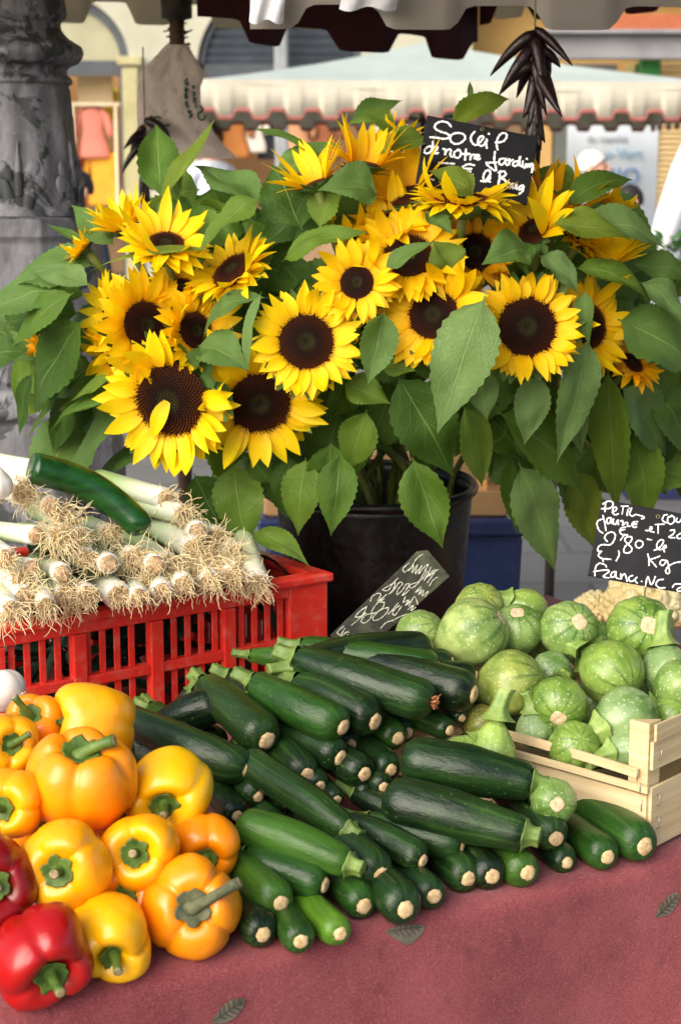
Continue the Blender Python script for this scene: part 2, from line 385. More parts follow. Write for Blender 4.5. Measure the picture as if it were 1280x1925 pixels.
def leaf_print(poly, mid):
    m = MB(); pts = smooth_line([V((x, y, 0)) for x, y in poly+[poly[0]]], 4)[:-1]
    c = V((sum(p.x for p in pts)/len(pts), sum(p.y for p in pts)/len(pts), 0)); rings = []
    def hit(x, y, o):
        h = bvh.ray_cast(CAM, ray(x, y)); n = h[1] if h[1].dot(ray(x, y)) < 0 else -h[1]; return h[0]+n*o
    for k_ in range(6): rings.append([hit(*(c+(p-c)*(k_/5)).xy, .0012) for p in pts])
    n = len(pts)
    for r in rings: m.v += r; m.uv += [(0, 0)]*n
    for i in range(5):
        for j in range(n): m.f.append((i*n+j, i*n+(j+1) % n, (i+1)*n+(j+1) % n, (i+1)*n+j))
    o = m.build('printed_leaf', M_print, cloth_o)
    v = MB(); (x0, y0), (x1, y1) = mid; L = math.hypot(x1-x0, y1-y0); nx, ny = -(y1-y0)/L, (x1-x0)/L
    lines = [((x0, y0), (x1, y1))]
    for t in (.2, .35, .5, .65, .8):
        bx, by = x0+(x1-x0)*t, y0+(y1-y0)*t; h = L*.2*math.sin(PI*t**.8)
        for sg in (-1, 1): lines.append(((bx, by), (bx+(x1-x0)*.12+nx*h*sg, by+(y1-y0)*.12+ny*h*sg)))
    for (a, b) in lines:
        d = math.hypot(b[0]-a[0], b[1]-a[1]) or 1; ux, uy = -(b[1]-a[1])/d*1.1, (b[0]-a[0])/d*1.1
        q = []
        for i in range(5):
            x, y = a[0]+(b[0]-a[0])*i/4, a[1]+(b[1]-a[1])*i/4; q += [hit(x+ux, y+uy, .002), hit(x-ux, y-uy, .002)]
        v.add(q, [(2*i, 2*i+1, 2*i+3, 2*i+2) for i in range(4)])
    v.build('printed_vein', M_printv, o)
leaf_print([(721, 1752), (745, 1742), (775, 1738), (796, 1741), (790, 1757), (766, 1775), (748, 1768)], ((726, 1752), (792, 1743)))
leaf_print([(1229, 1725), (1238, 1703), (1256, 1682), (1274, 1678), (1272, 1698), (1256, 1718)], ((1231, 1723), (1273, 1681)))
leaf_print([(396, 1922), (412, 1897), (432, 1880), (458, 1876), (456, 1894), (438, 1914), (416, 1923)], ((400, 1918), (457, 1879)))

# ------------------------------------------------------------------ pile surfaces: gently rising heaps behind the front edge
def heap(px, py, h, slope):
    """point h metres above a plane that rises from the front edge with the given slope (degrees)."""
    a = R_(slope); n = (ZU*math.cos(a) - NI*math.sin(a)).normalized()
    p = tab(0, 0)+n*h
    return onplane(px, py, p, n)

# ------------------------------------------------------------------ courgettes
rng = random.Random(5)
def zucchini(near, far, r, color, label, end='scar', stem=None, L=None, bend=0., bendz=0., stemfar=True, seed=0, name='zucchini', cat='zucchini', group='dark green zucchini in the heap', scar=.34):
    """near, far: axis end points; blossom scar at the near end unless end='stem'."""
    ax = far-near
    if L: ax = ax.normalized()*L
    L = ax.length; X = ax.normalized(); Z = (ZU - X*X.z).normalized(); Y = Z.cross(X)
    M = Matrix((X, Y, Z)).transposed(); e = empty(name, label, cat, near, group, M)
    rs = random.Random(seed*7+3)
    ph = rs.random()*6; bulge = rs.uniform(-.06, .05); bend += rs.uniform(-.035, .035); bendz += rs.uniform(-.01, .035)
    def prof(t):                                   # t = 0 blossom end .. 1 stem end
        x0 = min(1, t/(.72*r/L+.02)); a = (1-(1-x0)**2.3)**.55
        rr = scar+(1-scar)*a
        rr *= 1 - .30*max(0, (t-.45)/.55)**1.6
        x1 = min(1, (1-t)/.035); rr *= .82+.18*x1
        return rr*(1+.03*math.sin(t*7+ph))
    def spine(t):
        q = 4*t*(1-t); return V((L*t, bend*L*q, bendz*L*q))
    rev = (end == 'stem')
    def fn(u, v):
        t = 1-u if rev else u
        u = min(1, max(0, u)); a = 2*PI*v; rr = r*prof(t)*(1+bulge*math.sin(PI*min(1, t*1.25)**.7-.6)+.026*math.cos(5*a+ph)*(.4+t)+.045*nz((math.cos(a)*.8, math.sin(a)*.8, u*4+seed*3)))
        return spine(u)+V((0, math.cos(a)*rr, math.sin(a)*rr))
    # denser rings near the ends
    us_ = [0, .004, .012, .025, .045, .07, .1, .14, .19, .25, .33, .42, .5, .58, .66, .74, .81, .87, .92, .955, .98, .992, 1]
    b = MB(); b.grid(lambda u, v: fn(us_[round(u*22)], v), 22, 22, True, True, True)
    body = b.build('skin', MZ, e, color=color)
    def scarm(u, sgn):
        s = MB(); rr = r*scar*1.02; n = 18; ring = []
        c0 = spine(u)+V((sgn*.0014, 0, 0))
        for k_, (q, h) in enumerate(((0, .0012), (.45, .0014), (.85, .0009), (1.04, -.0014))):
            for j in range(n):
                a = 2*PI*j/n; q2 = q*(1+(.10*rs.uniform(-1, 1) if k_ == 3 else 0)); s.v.append(c0+V((sgn*h, math.cos(a)*rr*q2, math.sin(a)*rr*q2))); s.uv.append((0, 0))
        for i in range(3):
            for j in range(n): s.f.append((i*n+j, i*n+(j+1) % n, (i+1)*n+(j+1) % n, (i+1)*n+j))
        s.build('blossom_scar', M_scar, e)
    def stemm(u, sgn, ln, fl=1.0):
        s = MB(); rr = r*.56
        d = V((sgn, rs.uniform(-.25, .25), rs.uniform(-.1, .3))).normalized()
        rl = [(-.004, 1.16), (.0, 1.22), (.1, 1.0), (.3, .78), (.6, .66), (.9, .70*fl), (1, .74*fl), (1.0, .4), (.97, .0)]
        nn = 20; c0 = spine(u)
        q = basis(V((sgn, 0, 0)), V((0, 1, 0)))
        for (h, k_) in rl:
            cc = c0+V((sgn, 0, 0))*(h*ln*.6)+d*(h*ln*.4)
            for j in range(nn):
                a = 2*PI*j/nn; q2 = rr*k_*(1+.16*math.cos(5*a+.5))
                s.v.append(cc+q @ V((math.cos(a)*q2, math.sin(a)*q2, 0))); s.uv.append((0, 0))
        for i in range(len(rl)-1):
            for j in range(nn): s.f.append((i*nn+j, i*nn+(j+1) % nn, (i+1)*nn+(j+1) % nn, (i+1)*nn+j))
        s.build('stem', M_stemz, e)
    if end == 'scar': scarm(0, -1)
    if end == 'stem': stemm(0, -1, stem or .016)
    if end != 'stem' and stemfar: stemm(1, 1, stem or .028)
    if end == 'withered':
        s = MB()
        for _ in range(26):
            d = V((-1, rs.uniform(-1, 1), rs.uniform(-1, 1))).normalized(); p0 = V((0, rs.uniform(-.4, .4)*r*.6, rs.uniform(-.4, .4)*r*.6))
            s.tube([p0, p0+d*.004, p0+d*.007+V((0, rs.uniform(-.003, .003), rs.uniform(-.003, .003)))], [.0018, .0014, .0006], 5)
        s.build('withered_blossom', simple('withered_blossom', srgb(130, 70, 40), srgb(186, 128, 84), 200, .9, .4, 300, .001), e)
    return e
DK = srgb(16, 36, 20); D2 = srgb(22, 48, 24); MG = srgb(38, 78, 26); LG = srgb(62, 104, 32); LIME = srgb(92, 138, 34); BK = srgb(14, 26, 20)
SL = 13.0
# near-end px, far-end px, radius px, lift (m above heap surface in radii), length or None, colour, bend, kind, label
ZT = [
 # front row, resting on the cloth
 ((495, 1757), (430, 1720), 36, 0, .16, BK, 0, 'scar', 'blackish zucchini lying on the cloth beside the long stalked orange pepper'),
 ((566, 1770), (500, 1705), 34, 0, .15, MG, 0, 'scar', 'short bright green zucchini on the cloth between a blackish and a lime one'),
 ((640, 1755), (548, 1708), 33, 0, .15, LIME, 0, 'scar', 'pale lime zucchini lying on the cloth, palest of all'),
 ((684, 1704), (600, 1668), 37, 0, .16, MG, 0, 'scar', 'mid green zucchini on the cloth just above the pale lime one'),
 ((762, 1710), (680, 1668), 42, 0, .17, D2, 0, 'scar', 'fat dark zucchini on the cloth above the printed leaf, light spots'),
 ((816, 1685), (745, 1650), 36, 0, .17, D2, 0, 'scar', 'dark zucchini on the cloth next to the fat spotted one'),
 ((880, 1652), (795, 1620), 36, 0, .17, D2, .0, 'scar', 'dark zucchini in the front row below the thin bent one'),
 ((926, 1648), (860, 1612), 36, 0, .17, BK, 0, 'scar', 'blackish zucchini touching the lime sided one in the front row'),
 ((992, 1641), (905, 1600), 36, 0, .17, srgb(60, 96, 30), 0, 'scar', 'lime sided zucchini in the front row under the largest stems'),
 ((1066, 1622), (990, 1592), 28, 0, .16, D2, 0, 'scar', 'small dark zucchini on the cloth under the single round courgette'),
 ((1142, 1611), (1060, 1575), 34, 0, .17, MG, 0, 'scar', 'green zucchini on the cloth second from the wooden crate corner'),
 ((1211, 1592), (1070, 1540), 41, 0, .2, MG, 0, 'scar', 'green zucchini lying against the foot of the wooden crate'),
 # second tier
 ((528, 1698), (430, 1632), 38, .9, .16, LG, .03, 'scar', 'light green zucchini leaning on the stalk of the orange pepper'),
 ((610, 1664), (462, 1610), 38, .8, None, MG, .02, 'scar', 'green zucchini under the light one whose stem faces out'),
 ((716, 1645), (590, 1585), 38, 1.0, .18, D2, -.03, 'scar', 'dark zucchini emerging beside a ridged pale green stem'),
 ((794, 1618), (655, 1545), 32, 1.1, None, DK, -.06, 'scar', 'thin bent dark zucchini with a light spot near its scar'),
 ((868, 1588), (690, 1545), 33, 1.0, None, D2, .04, 'scar', 'long dark zucchini just beneath the pair of huge ones'),
 ((655, 1625), (450, 1550), 40, 2.2, None, LG, .03, 'stem', 'light green zucchini with its ridged stem end facing out'),
 ((1045, 1577), (975, 1530), 37, 1.2, .17, DK, 0, 'scar', 'dark zucchini wedged under the round courgette outside the crate'),
 ((996, 1512), (950, 1490), 20, 2.4, .13, MG, 0, 'scar', 'tiny zucchini end peeping between the two huge ones'),
 ((985, 1568), (722, 1500), 48, 2.4, None, DK, .03, 'stem', 'huge matt dark zucchini, lower one of the pair with stems out'),
 ((1000, 1472), (755, 1425), 47, 3.4, None, D2, .02, 'stem', 'huge glossy zucchini, upper one of the pair with stems out'),
 ((540, 1508), (500, 1480), 26, 1.0, .15, DK, 0, 'scar', 'dark zucchini end under the scratched one, between it and the matte gap'),
 ((602, 1478), (560, 1450), 26, .9, .15, D2, 0, 'scar', 'dark zucchini end right of the scratched one and left of the gap'),
 ((722, 1480), (690, 1455), 25, .7, .15, DK, 0, 'scar', 'dark zucchini end just left of the lower huge zucchini'),
 ((430, 1462), (395, 1440), 24, .8, .15, DK, 0, 'scar', 'dark zucchini end between the bowed one and the big yellow pepper'),
 ((560, 1412), (520, 1385), 28, 1.3, .15, MG, 0, 'scar', 'green zucchini end beneath the olive mottled one'),
 ((660, 1400), (620, 1375), 26, 1.3, .15, D2, 0, 'scar', 'dark zucchini end beneath the glossy green top one'),
 # third tier
 ((655, 1562), (455, 1430), 36, 1.9, None, D2, .02, 'stem', 'long scratched dark zucchini sloping to a pale cut stem'),
 ((486, 1498), (420, 1470), 26, .8, .16, D2, 0, 'scar', 'small dark zucchini beneath the long scratched one, beside the big yellow pepper'),
 ((446, 1534), (385, 1505), 27, .6, .16, DK, 0, 'scar', 'small dark zucchini next to a dried stub by the orange pepper'),
 ((545, 1568), (480, 1540), 22, .3, .15, D2, 0, 'scar', 'little zucchini end deep in the shade under the scratched one'),
 ((634, 1503), (590, 1470), 20, .6, .14, D2, 0, 'scar', 'narrow zucchini end deep in the gap right of the scratched one'),
 ((596, 1498), (550, 1475), 17, .5, .14, MG, 0, 'scar', 'narrow brownish zucchini end hidden in the gap beside the scratched one'),
 ((690, 1492), (640, 1465), 18, .4, .14, DK, 0, 'scar', 'zucchini with a brown tip in the dark gap above the thin bent one'),
 ((578, 1457), (500, 1415), 34, 1.4, .18, DK, 0, 'scar', 'dark zucchini in the middle below the mottled one with spread stem'),
 ((686, 1455), (590, 1420), 34, 1.3, .17, DK, 0, 'scar', 'dark zucchini whose scar shows in profile left of the huge pair'),
 ((735, 1448), (660, 1410), 30, 1.0, .17, D2, 0, 'scar', 'dark zucchini end touching the upper huge zucchini'),
 ((466, 1447), (235, 1345), 38, 2.0, None, D2, .05, 'scar', 'long bowed zucchini reaching out from behind the plain yellow pepper'),
 ((381, 1425), (310, 1385), 27, 1.2, .16, MG, 0, 'scar', 'zucchini with a wide tan scar above the yellow pepper, lower of two'),
 ((352, 1407), (240, 1385), 22, 2.1, .14, BK, 0, 'scar', 'thin blackish zucchini above the yellow pepper, upper of two'),
 # upper tier
 ((640, 1425), (520, 1350), 37, 2.0, None, D2, 0, 'scar', 'dark zucchini right under the glossy green one of the top layer'),
 ((748, 1388), (660, 1350), 32, 1.6, .17, MG, 0, 'scar', 'green zucchini sharing its end with another, left of the shaded one'),
 ((766, 1378), (700, 1345), 28, 1.2, .16, D2, 0, 'scar', 'zucchini half covered by its neighbour near the withered blossom'),
 ((845, 1373), (750, 1360), 25, 3.0, .16, D2, 0, 'scar', 'shaded slim zucchini just above the upper huge one'),
 ((868, 1350), (820, 1330), 18, 3.6, .14, D2, 0, 'scar', 'smallest zucchini end beside the corner of the wooden crate rail'),
 ((705, 1357), (560, 1285), 41, 3.9, None, DK, .03, 'scar', 'thick dark zucchini between the glossy green one and the longest one'),
 ((502, 1392), (385, 1290), 42, 2.8, None, srgb(34, 58, 24), 0, 'scar', 'olive mottled zucchini with a yellow spot near its scar'),
 ((645, 1367), (480, 1285), 38, 4.6, None, MG, .05, 'scar', 'glossy green zucchini on top with a spread ridged stem'),
 ((812, 1320), (560, 1238), 42, 5.4, None, D2, .0, 'withered', 'longest zucchini on top, ending in a withered brown blossom'),
 ((890, 1305), (815, 1285), 40, 5.4, .16, BK, 0, 'scar', 'shiny blackish zucchini touching a pale round courgette'),
 ((893, 1271), (785, 1262), 28, 5.2, .15, DK, 0, 'scar', 'short dark zucchini above the shiny blackish one'),
 ((848, 1245), (755, 1240), 26, 5.4, .15, D2, 0, 'scar', 'small zucchini end right of the green one under the olive board'),
 ((822, 1258), (735, 1245), 36, 5.6, .16, MG, 0, 'scar', 'green zucchini with a star shaped scar below the olive board'),
 ((806, 1215), (690, 1232), 30, 5.6, .17, BK, 0, 'scar', 'blackish zucchini directly under the olive board, topmost at the back'),
 ((415, 1322), (372, 1366), 36, 3.0, .09, BK, 0, 'scar', 'stubby aubergine dark zucchini pointing upwards near the red crate'),
 ((363, 1300), (345, 1380), 26, 2.4, .12, BK, 0, 'stem', 'bluish dark zucchini with an upright pale stem against the red crate'),
 ((560, 1240), (500, 1250), 20, 2.6, .07, LG, 0, 'scar', 'light green zucchini peeping out behind the longest one'),
]
for i, (n_, f_, rp, lift, L, c, bnd, kind, lab) in enumerate(ZT):
    r = rp*.56e-3*1.0
    p0 = heap(n_[0], n_[1], .02, SL); r = rp*pxm(p0)
    h = r*(.95+lift*.75) if SL else r
    hh = r*.95 + lift*.012
    if lift == 0:
        p = onplane(n_[0], n_[1], tab(0, 0, r*.98), ZU); q = onplane(f_[0], f_[1], tab(0, 0, r*.98), ZU)
    else:
        p = heap(n_[0], n_[1], hh, SL); q = heap(f_[0], f_[1], hh*.95, SL)
    if L and lift < 5:
        q = p+((q-p).normalized()*.62+V((-.05, .62, -.02)))*L; L = L*.92
    r = rp*pxm(p)
    zucchini(p, q, r, c, lab, end=kind, L=L, bend=bnd, seed=i, scar=.39 if kind == 'scar' else .36)
# filler below the visible heap: it shows only as dark ends in the gaps
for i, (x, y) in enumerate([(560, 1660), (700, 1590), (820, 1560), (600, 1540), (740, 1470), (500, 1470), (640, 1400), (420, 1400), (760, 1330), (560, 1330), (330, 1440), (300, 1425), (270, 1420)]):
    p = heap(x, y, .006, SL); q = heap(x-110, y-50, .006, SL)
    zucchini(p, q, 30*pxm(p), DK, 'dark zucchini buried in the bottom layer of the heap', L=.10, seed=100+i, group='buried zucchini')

# ------------------------------------------------------------------ bell peppers
def pepper(c, rx, ry, axis, color, label, lobes=4, long=1.0, stalk=.018, curve=0, seed=0, group='yellow bell peppers in the heap', depth=None, calyx=1.0, dead=False):
    """axis = direction of the stalk; rx = equatorial radius, long = length/width."""
    Z = axis.normalized(); M = basis(Z, RT if abs(Z.dot(RT)) < .9 else UP)
    e = empty('bell_pepper', label, 'pepper', c, group, M); rs = random.Random(seed); ph = rs.random()*6; H = rx*long
    amp = [rs.uniform(.75, 1.15) for _ in range(lobes)]
    def fn(u, v):
        f = PI*(.015+.97*u); a = 2*PI*v; la = (a*lobes/(2*PI)+ph) % lobes; k_ = int(la); ft = la-k_
        lob = abs(math.sin(PI*ft))**.46                   # 0 at a crease, 1 on a lobe
        A = amp[k_]*lob + (1-lob)*.9
        sh = math.sin(f)**.72
        crease = .27 if f < PI/2 else .30
        wv_ = (abs(math.cos(f))*.65+.35)
        rho = rx*sh*(1-crease*(1-lob)*wv_)*(.93+.07*A)
        tap = 1-.16*max(0, -math.cos(f))                # a little narrower to the tip
        z = H*.92*(1 if math.cos(f) >= 0 else -1)*abs(math.cos(f))**.8*(1 + .10*(A-1)*1.5)
        if f < PI/2: z -= H*.42*math.exp(-(rho/(rx*.40))**2) - H*.07*lob*math.exp(-((rho-rx*.55)/(rx*.3))**2)
        else: z += H*.40*math.exp(-(rho/(rx*.34))**2) - H*0.04*lob
        p = V((rho*tap*math.cos(a), rho*tap*math.sin(a), z))
        return (p+V((nz(p, 14, seed), nz(p, 14, seed+3), nz(p, 14, seed+6)))*rx*.17)*(1+.05*nz(p, 24, seed)+.018*nz(p, 70, seed+2))
    b = MB(); b.grid(fn, 40, 56, True, True, True); b.build('skin', MP, e, color=color)
    z0 = fn(0.0, 0).z
    # calyx: a lobed green plate bedded in the hollow, plus the stalk
    s = MB(); n = 30; rc = rx*.31*calyx; rings = ((0, .22), (.35, .20), (.7, .12), (.92, .06), (1.05, .02), (1.02, -.06))
    for k_, h in rings:
        for j in range(n):
            a = 2*PI*j/n; q = rc*k_*(1+(.085*math.cos(6*a+ph)+.07*math.sin(5*a-ph)+.05*math.sin(11*a+ph)) * (k_ > .6))
            zz = z0 + rx*.03 + H*.42*(1-math.exp(-(q/(rx*.40))**2))*.9
            s.v.append(V((q*math.cos(a), q*math.sin(a), zz+h*rc*.8))); s.uv.append((0, 0))
    for i in range(len(rings)-1):
        for j in range(n): s.f.append((i*n+j, i*n+(j+1) % n, (i+1)*n+(j+1) % n, (i+1)*n+j))
    cal = s.build('calyx', M_calyx if not dead else M_deadcal, e)
    s = MB(); bx = V((curve, curve*.25, 0)) if not hasattr(curve, '__len__') else V((curve[0], curve[1], 0))
    p0 = V((0, 0, z0+rc*.15)); pts = [p0]
    for i in range(1, 9):
        t = i/8; pts.append(p0+V((0, 0, stalk*t*(1 if bx.length < .01 else .8)))+bx*(t**1.6))
    rad = [rc*.62, rc*.46, rc*.38, rc*.34, rc*.32, rc*.31, rc*.31, rc*.33, rc*.36]
    s.tube(pts, rad, 14); st = s.build('stalk', M_calyx if not dead else M_deadcal, e)
    t = (pts[-1]-pts[-2]).normalized(); s = MB(); q = basis(t, V((1, 0, .1))); n = 14
    for k_, h in ((0, .0006), (.6, .0010), (.86, .0004), (.9, -.0006)):
        for j in range(n):
            a = 2*PI*j/n; s.v.append(pts[-1]+t*h+q @ V((math.cos(a)*rc*.36*k_, math.sin(a)*rc*.36*k_, 0))); s.uv.append((0, 0))
    for i in range(3):
        for j in range(n): s.f.append((i*n+j, i*n+(j+1) % n, (i+1)*n+(j+1) % n, (i+1)*n+j))
    s.build('cut_end', M_cutend, e)
    return e
M_deadcal = simple('dried_calyx', srgb(62, 68, 42), srgb(104, 106, 76), 90, .8, .5, 200, .002)
YE = srgb(250, 178, 8); OR = srgb(248, 152, 8); YL = srgb(252, 196, 10); RD = srgb(172, 14, 14); RDD = srgb(132, 12, 16)
# centre px, radius px, facing of the stalk (right, up, towards viewer), lift, colour, long, stalk, curve, label
PT = [
 ((78, 1800), 98, (.45, -.35, .80), 0, RD, 1.0, .030, (0, 0), 'glossy red bell pepper lying on the cloth, stalk towards us', 4, 1.0),
 ((-20, 1655), 90, (.35, .05, .93), 2.2, RDD, .95, .02, (0, 0), 'dark red bell pepper resting on the other red pepper', 4, 1.0),
 ((208, 1758), 86, (.25, -.42, .85), 0, YL, 1.1, .026, (0, 0), 'lemon yellow bell pepper on the cloth beside the red one', 3, 1.0),
 ((358, 1706), 98, (.15, .22, .95), .2, OR, .9, .03, (.040, .022), 'orange bell pepper on the cloth with a long dried stalk', 4, 1.05),
 ((124, 1627), 86, (-.08, .02, 1), 2.6, YE, .9, .018, (0, 0), 'orange yellow bell pepper directly above the glossy red one', 4, 1.05),
 ((262, 1602), 76, (-.02, .16, .95), 2.6, YE, 1.15, .018, (0, 0), 'tapered yellow bell pepper with a shrivelled crease in the middle', 3, 1.05),
 ((385, 1592), 66, (.12, -.28, .9), 1.6, OR, 1.0, .016, (0, 0), 'small orange bell pepper squeezed between zucchini and long stalked pepper', 4, 1.0),
 ((312, 1484), 84, (.05, -.36, .93), 3.8, YL, 1.0, .022, (0, 0), 'yellow bell pepper with a deep hollow round its stalk', 3, 1.0),
 ((150, 1468), 100, (.12, .80, .52), 5.2, OR, .95, .030, (.030, .0), 'largest orange bell pepper, upright with a curled stalk', 5, 1.1),
 ((176, 1362), 82, (-.85, .1, .35), 5.0, YE, 1.05, .014, (0, 0), 'plain yellow bell pepper lying sideways at the back of the heap', 3, 1.0),
 ((24, 1510), 72, (-.2, -.02, .97), 5.2, YE, 1.0, .018, (0, 0), 'yellow bell pepper cut by the picture edge above the dark red one', 4, 1.0),
 ((66, 1366), 62, (-.05, .5, .75), 5.2, OR, 1.0, .034, (-.012, .010), 'orange bell pepper at the back with a dark hooked stalk', 4, 1.1),
 ((8, 1400), 62, (.45, .12, .8), 6.0, YE, 1.0, .026, (.012, .010), 'yellow bell pepper below the garlic, stalk pointing sideways', 4, 1.0),
]
for i, (c, rp, fc, lift, colr, lg, stk, cv, lab, lob, cal) in enumerate(PT):
    p0 = heap(c[0], c[1], .04, 10); r = rp*pxm(p0)
    p = heap(c[0], c[1], r*.92+lift*.012, 10) if lift > .5 else onplane(c[0], c[1], tab(0, 0, r*.86), ZU)
    r = rp*pxm(p)
    pepper(p, r, r, cdir(*fc), colr, lab, lob, lg, stk, cv, seed=i*3+1, calyx=cal, dead=(i == 3), group='red bell peppers' if i < 2 else 'yellow bell peppers in the heap')
for i, (x, y) in enumerate([(230, 1680), (330, 1560), (90, 1560), (210, 1540)]):
    p = heap(x, y, .03, 10); pepper(p, 70*pxm(p), 0, cdir(.2, .1, .9), OR, 'bell pepper buried under the yellow heap', 4, 1, seed=60+i, group='buried bell peppers')

# ------------------------------------------------------------------ red plastic crate
CR0 = onplane(617, 1314, V((0, 0, TZ+.004)), ZU); CRL = onplane(230, 1398, V((0, 0, TZ+.004)), ZU)
CE = (CR0-CRL).normalized(); CN = V((-CE.y, CE.x, 0)); c3 = Matrix((CE, CN, ZU)).transposed(); CH = .176
def cr(a, b, z): return CR0 + CE*a + CN*b + V((0, 0, z))     # a<0 runs along the front to the left
ce = empty('plastic_crate', 'red slatted plastic crate full of leeks', 'crate', cr(-.3, .18, 0), mat3=c3)
def crate_box(m, a0, a1, b0, b1, z0, z1): m.box(V((a0+.3+a1+.3, b0-.18+b1-.18, z0+z1))/2, a1-a0, b1-b0, z1-z0)
CW = .60; CD = .38
fr = MB(); lat = MB(); rim = MB()
post = .062
def side(m, along):                                   # slatted wall of the crate
    pass
# front wall: corner panel, ribs, rails, slats
W1 = -CW
for a0, a1, c0, c1 in ((-post, 0, -.02, 0), (-CW, -CW+post, -CW, -CW+.02)):
    for b0, b1, d0, d1 in ((0, .02, .0195, post), (CD-.02, CD, CD-post, CD-.0195)):
        pan = MB(); crate_box(pan, a0, a1, b0, b1, 0, CH-.012); crate_box(pan, c0, c1, d0, d1, .0005, CH-.0125); pan.build('corner_panel', M_red, ce, False, bevel=.0025)
for b0, s_ in ((0, 1), (CD-.016, -1)):
    m = MB()
    for z0, z1 in ((.001, .016), (.082, .095), (CH-.026, CH-.0122)): crate_box(m, -CW+post, -post, b0, b0+.016, z0, z1)
    for a_ in (-.155, -.262, -.369, -.476): crate_box(m, a_-.009, a_+.009, b0-.0015 if s_ > 0 else b0, b0+.0145, .0165, CH-.0265)
    m.build('rail', M_red, ce, False, bevel=.0015)
    m = MB(); a_ = -post-.012; x = -post-.006
    while x > -CW+post:
        if all(abs(x-.004-q) > .014 for q in (-.155, -.262, -.369, -.476)): crate_box(m, x-.0088, x, b0+.006, b0+.009, .0162, CH-.0262)
        x -= .0202
    m.build('slats', M_red, ce, False, bevel=.001)
for a0 in (-.016, -CW):
    m = MB()
    for z0, z1 in ((.001, .016), (.082, .095), (CH-.026, CH-.0122)): crate_box(m, a0, a0+.016, post, CD-post, z0, z1)
    y = post+.012
    while y < CD-post-.01: crate_box(m, a0+.004, a0+.012, y, y+.0085, .0162, CH-.0262); y += .0205
    m.build('slats', M_red, ce, False, bevel=.001)
m = MB(); o_ = .006
crate_box(m, -CW-o_, o_, -o_, .020, CH-.012, CH); crate_box(m, -CW-o_, o_, CD-.020, CD+o_, CH-.012, CH)
crate_box(m, -CW-o_, -CW+.020, .020, CD-.020, CH-.0121, CH-.0001); crate_box(m, -.020, o_, .020, CD-.020, CH-.0121, CH-.0001)
m.build('rim', M_red, ce, False, bevel=.003)
m = MB(); crate_box(m, -CW+.004, -.004, .004, CD-.004, .002, .006); m.build('floor_panel', M_red, ce, False)

# ------------------------------------------------------------------ leeks
def leek(end, axis, r, label, L=.32, seed=0, droop=.05, nroot=90, rootlen=.032, bulb=1.08, bendz=0.):
    """end = root plate; axis = from the root end back along the shaft."""
    X = axis.normalized(); Z = (ZU-X*X.z).normalized(); M = Matrix((X, Z.cross(X), Z)).transposed()
    e = empty('leek', label, 'leek', end, 'leeks in the red crate', M); rs = random.Random(seed); Mi = M.transposed()
    us_ = [0, .006, .018, .04, .07, .11, .16, .24, .34, .45, .56, .68, .8, .9, 1]
    def fn(u, v):
        t = us_[round(u*14)]; a = 2*PI*v
        k_ = .62+.38*min(1, t/.03)**.5 if t < .03 else 1
        k_ *= bulb-(bulb-1)*min(1, t/.25); k_ *= 1+.25*max(0, t-.6)
        rr = r*k_*(1+.03*math.cos(2*a+seed)); q = t*t
        return V((t*L, rr*math.cos(a), rr*math.sin(a)*(1-.3*max(0, t-.6))+bendz*q))
    b = MB(); b.grid(fn, 14, 18, True, True, True); b.build('shaft', M_leek, e)
    s = MB(); n = 16
    for k_, h in ((0, -.003), (.5, -.0028), (.85, -.001), (.72*bulb, .003)):
        for j in range(n):
            a = 2*PI*j/n; q = r*k_*(1+.1*rs.uniform(-1, 1)*(k_ > .6)); s.v.append(V((h+rs.uniform(-.0005, .0005), q*math.cos(a), q*math.sin(a)))); s.uv.append((0, 0))
    for i in range(3):
        for j in range(n): s.f.append((i*n+j, i*n+(j+1) % n, (i+1)*n+(j+1) % n, (i+1)*n+j))
    s.build('root_plate', M_plate, e)
    if nroot:
        s = MB(); G = Mi @ V((0, 0, -1))
        for _ in range(nroot):
            a = rs.uniform(0, 2*PI); q = r*math.sqrt(rs.random())*.8
            p = V((-.002, q*math.cos(a), q*math.sin(a)))
            d = V((-rs.uniform(.25, 1.0), math.cos(a)*rs.uniform(.1, 1.2), math.sin(a)*rs.uniform(.1, 1.2))).normalized()
            ln = rootlen*rs.uniform(.35, 1.3); ns = 10; st = ln/ns; pts = [p.copy()]
            gk = rs.uniform(.0, .26); cu = V((rs.uniform(-1, 1), rs.uniform(-1, 1), rs.uniform(-1, 1)))*.62
            for i in range(ns):
                d = (d+G*gk+cu*.7+V((rs.uniform(-1, 1), rs.uniform(-1, 1), rs.uniform(-1, 1)))*.42).normalized()
                if rs.random() < .4: cu = V((rs.uniform(-1, 1), rs.uniform(-1, 1), rs.uniform(-1, 1)))*.42
                p = p+d*st; pts.append(p.copy())
            s.tube(pts, [.00056]*5+[.0005]*4+[.0004, .0002], 4, False)
        s.build('roots', M_root, e)
    return e
def dfront(px): return 2.04+(px-230)/387*.19
def leekpt(px, py, off=0): return P(px, py, dfront(px)-.03+(1110-py)/220*.15+off)
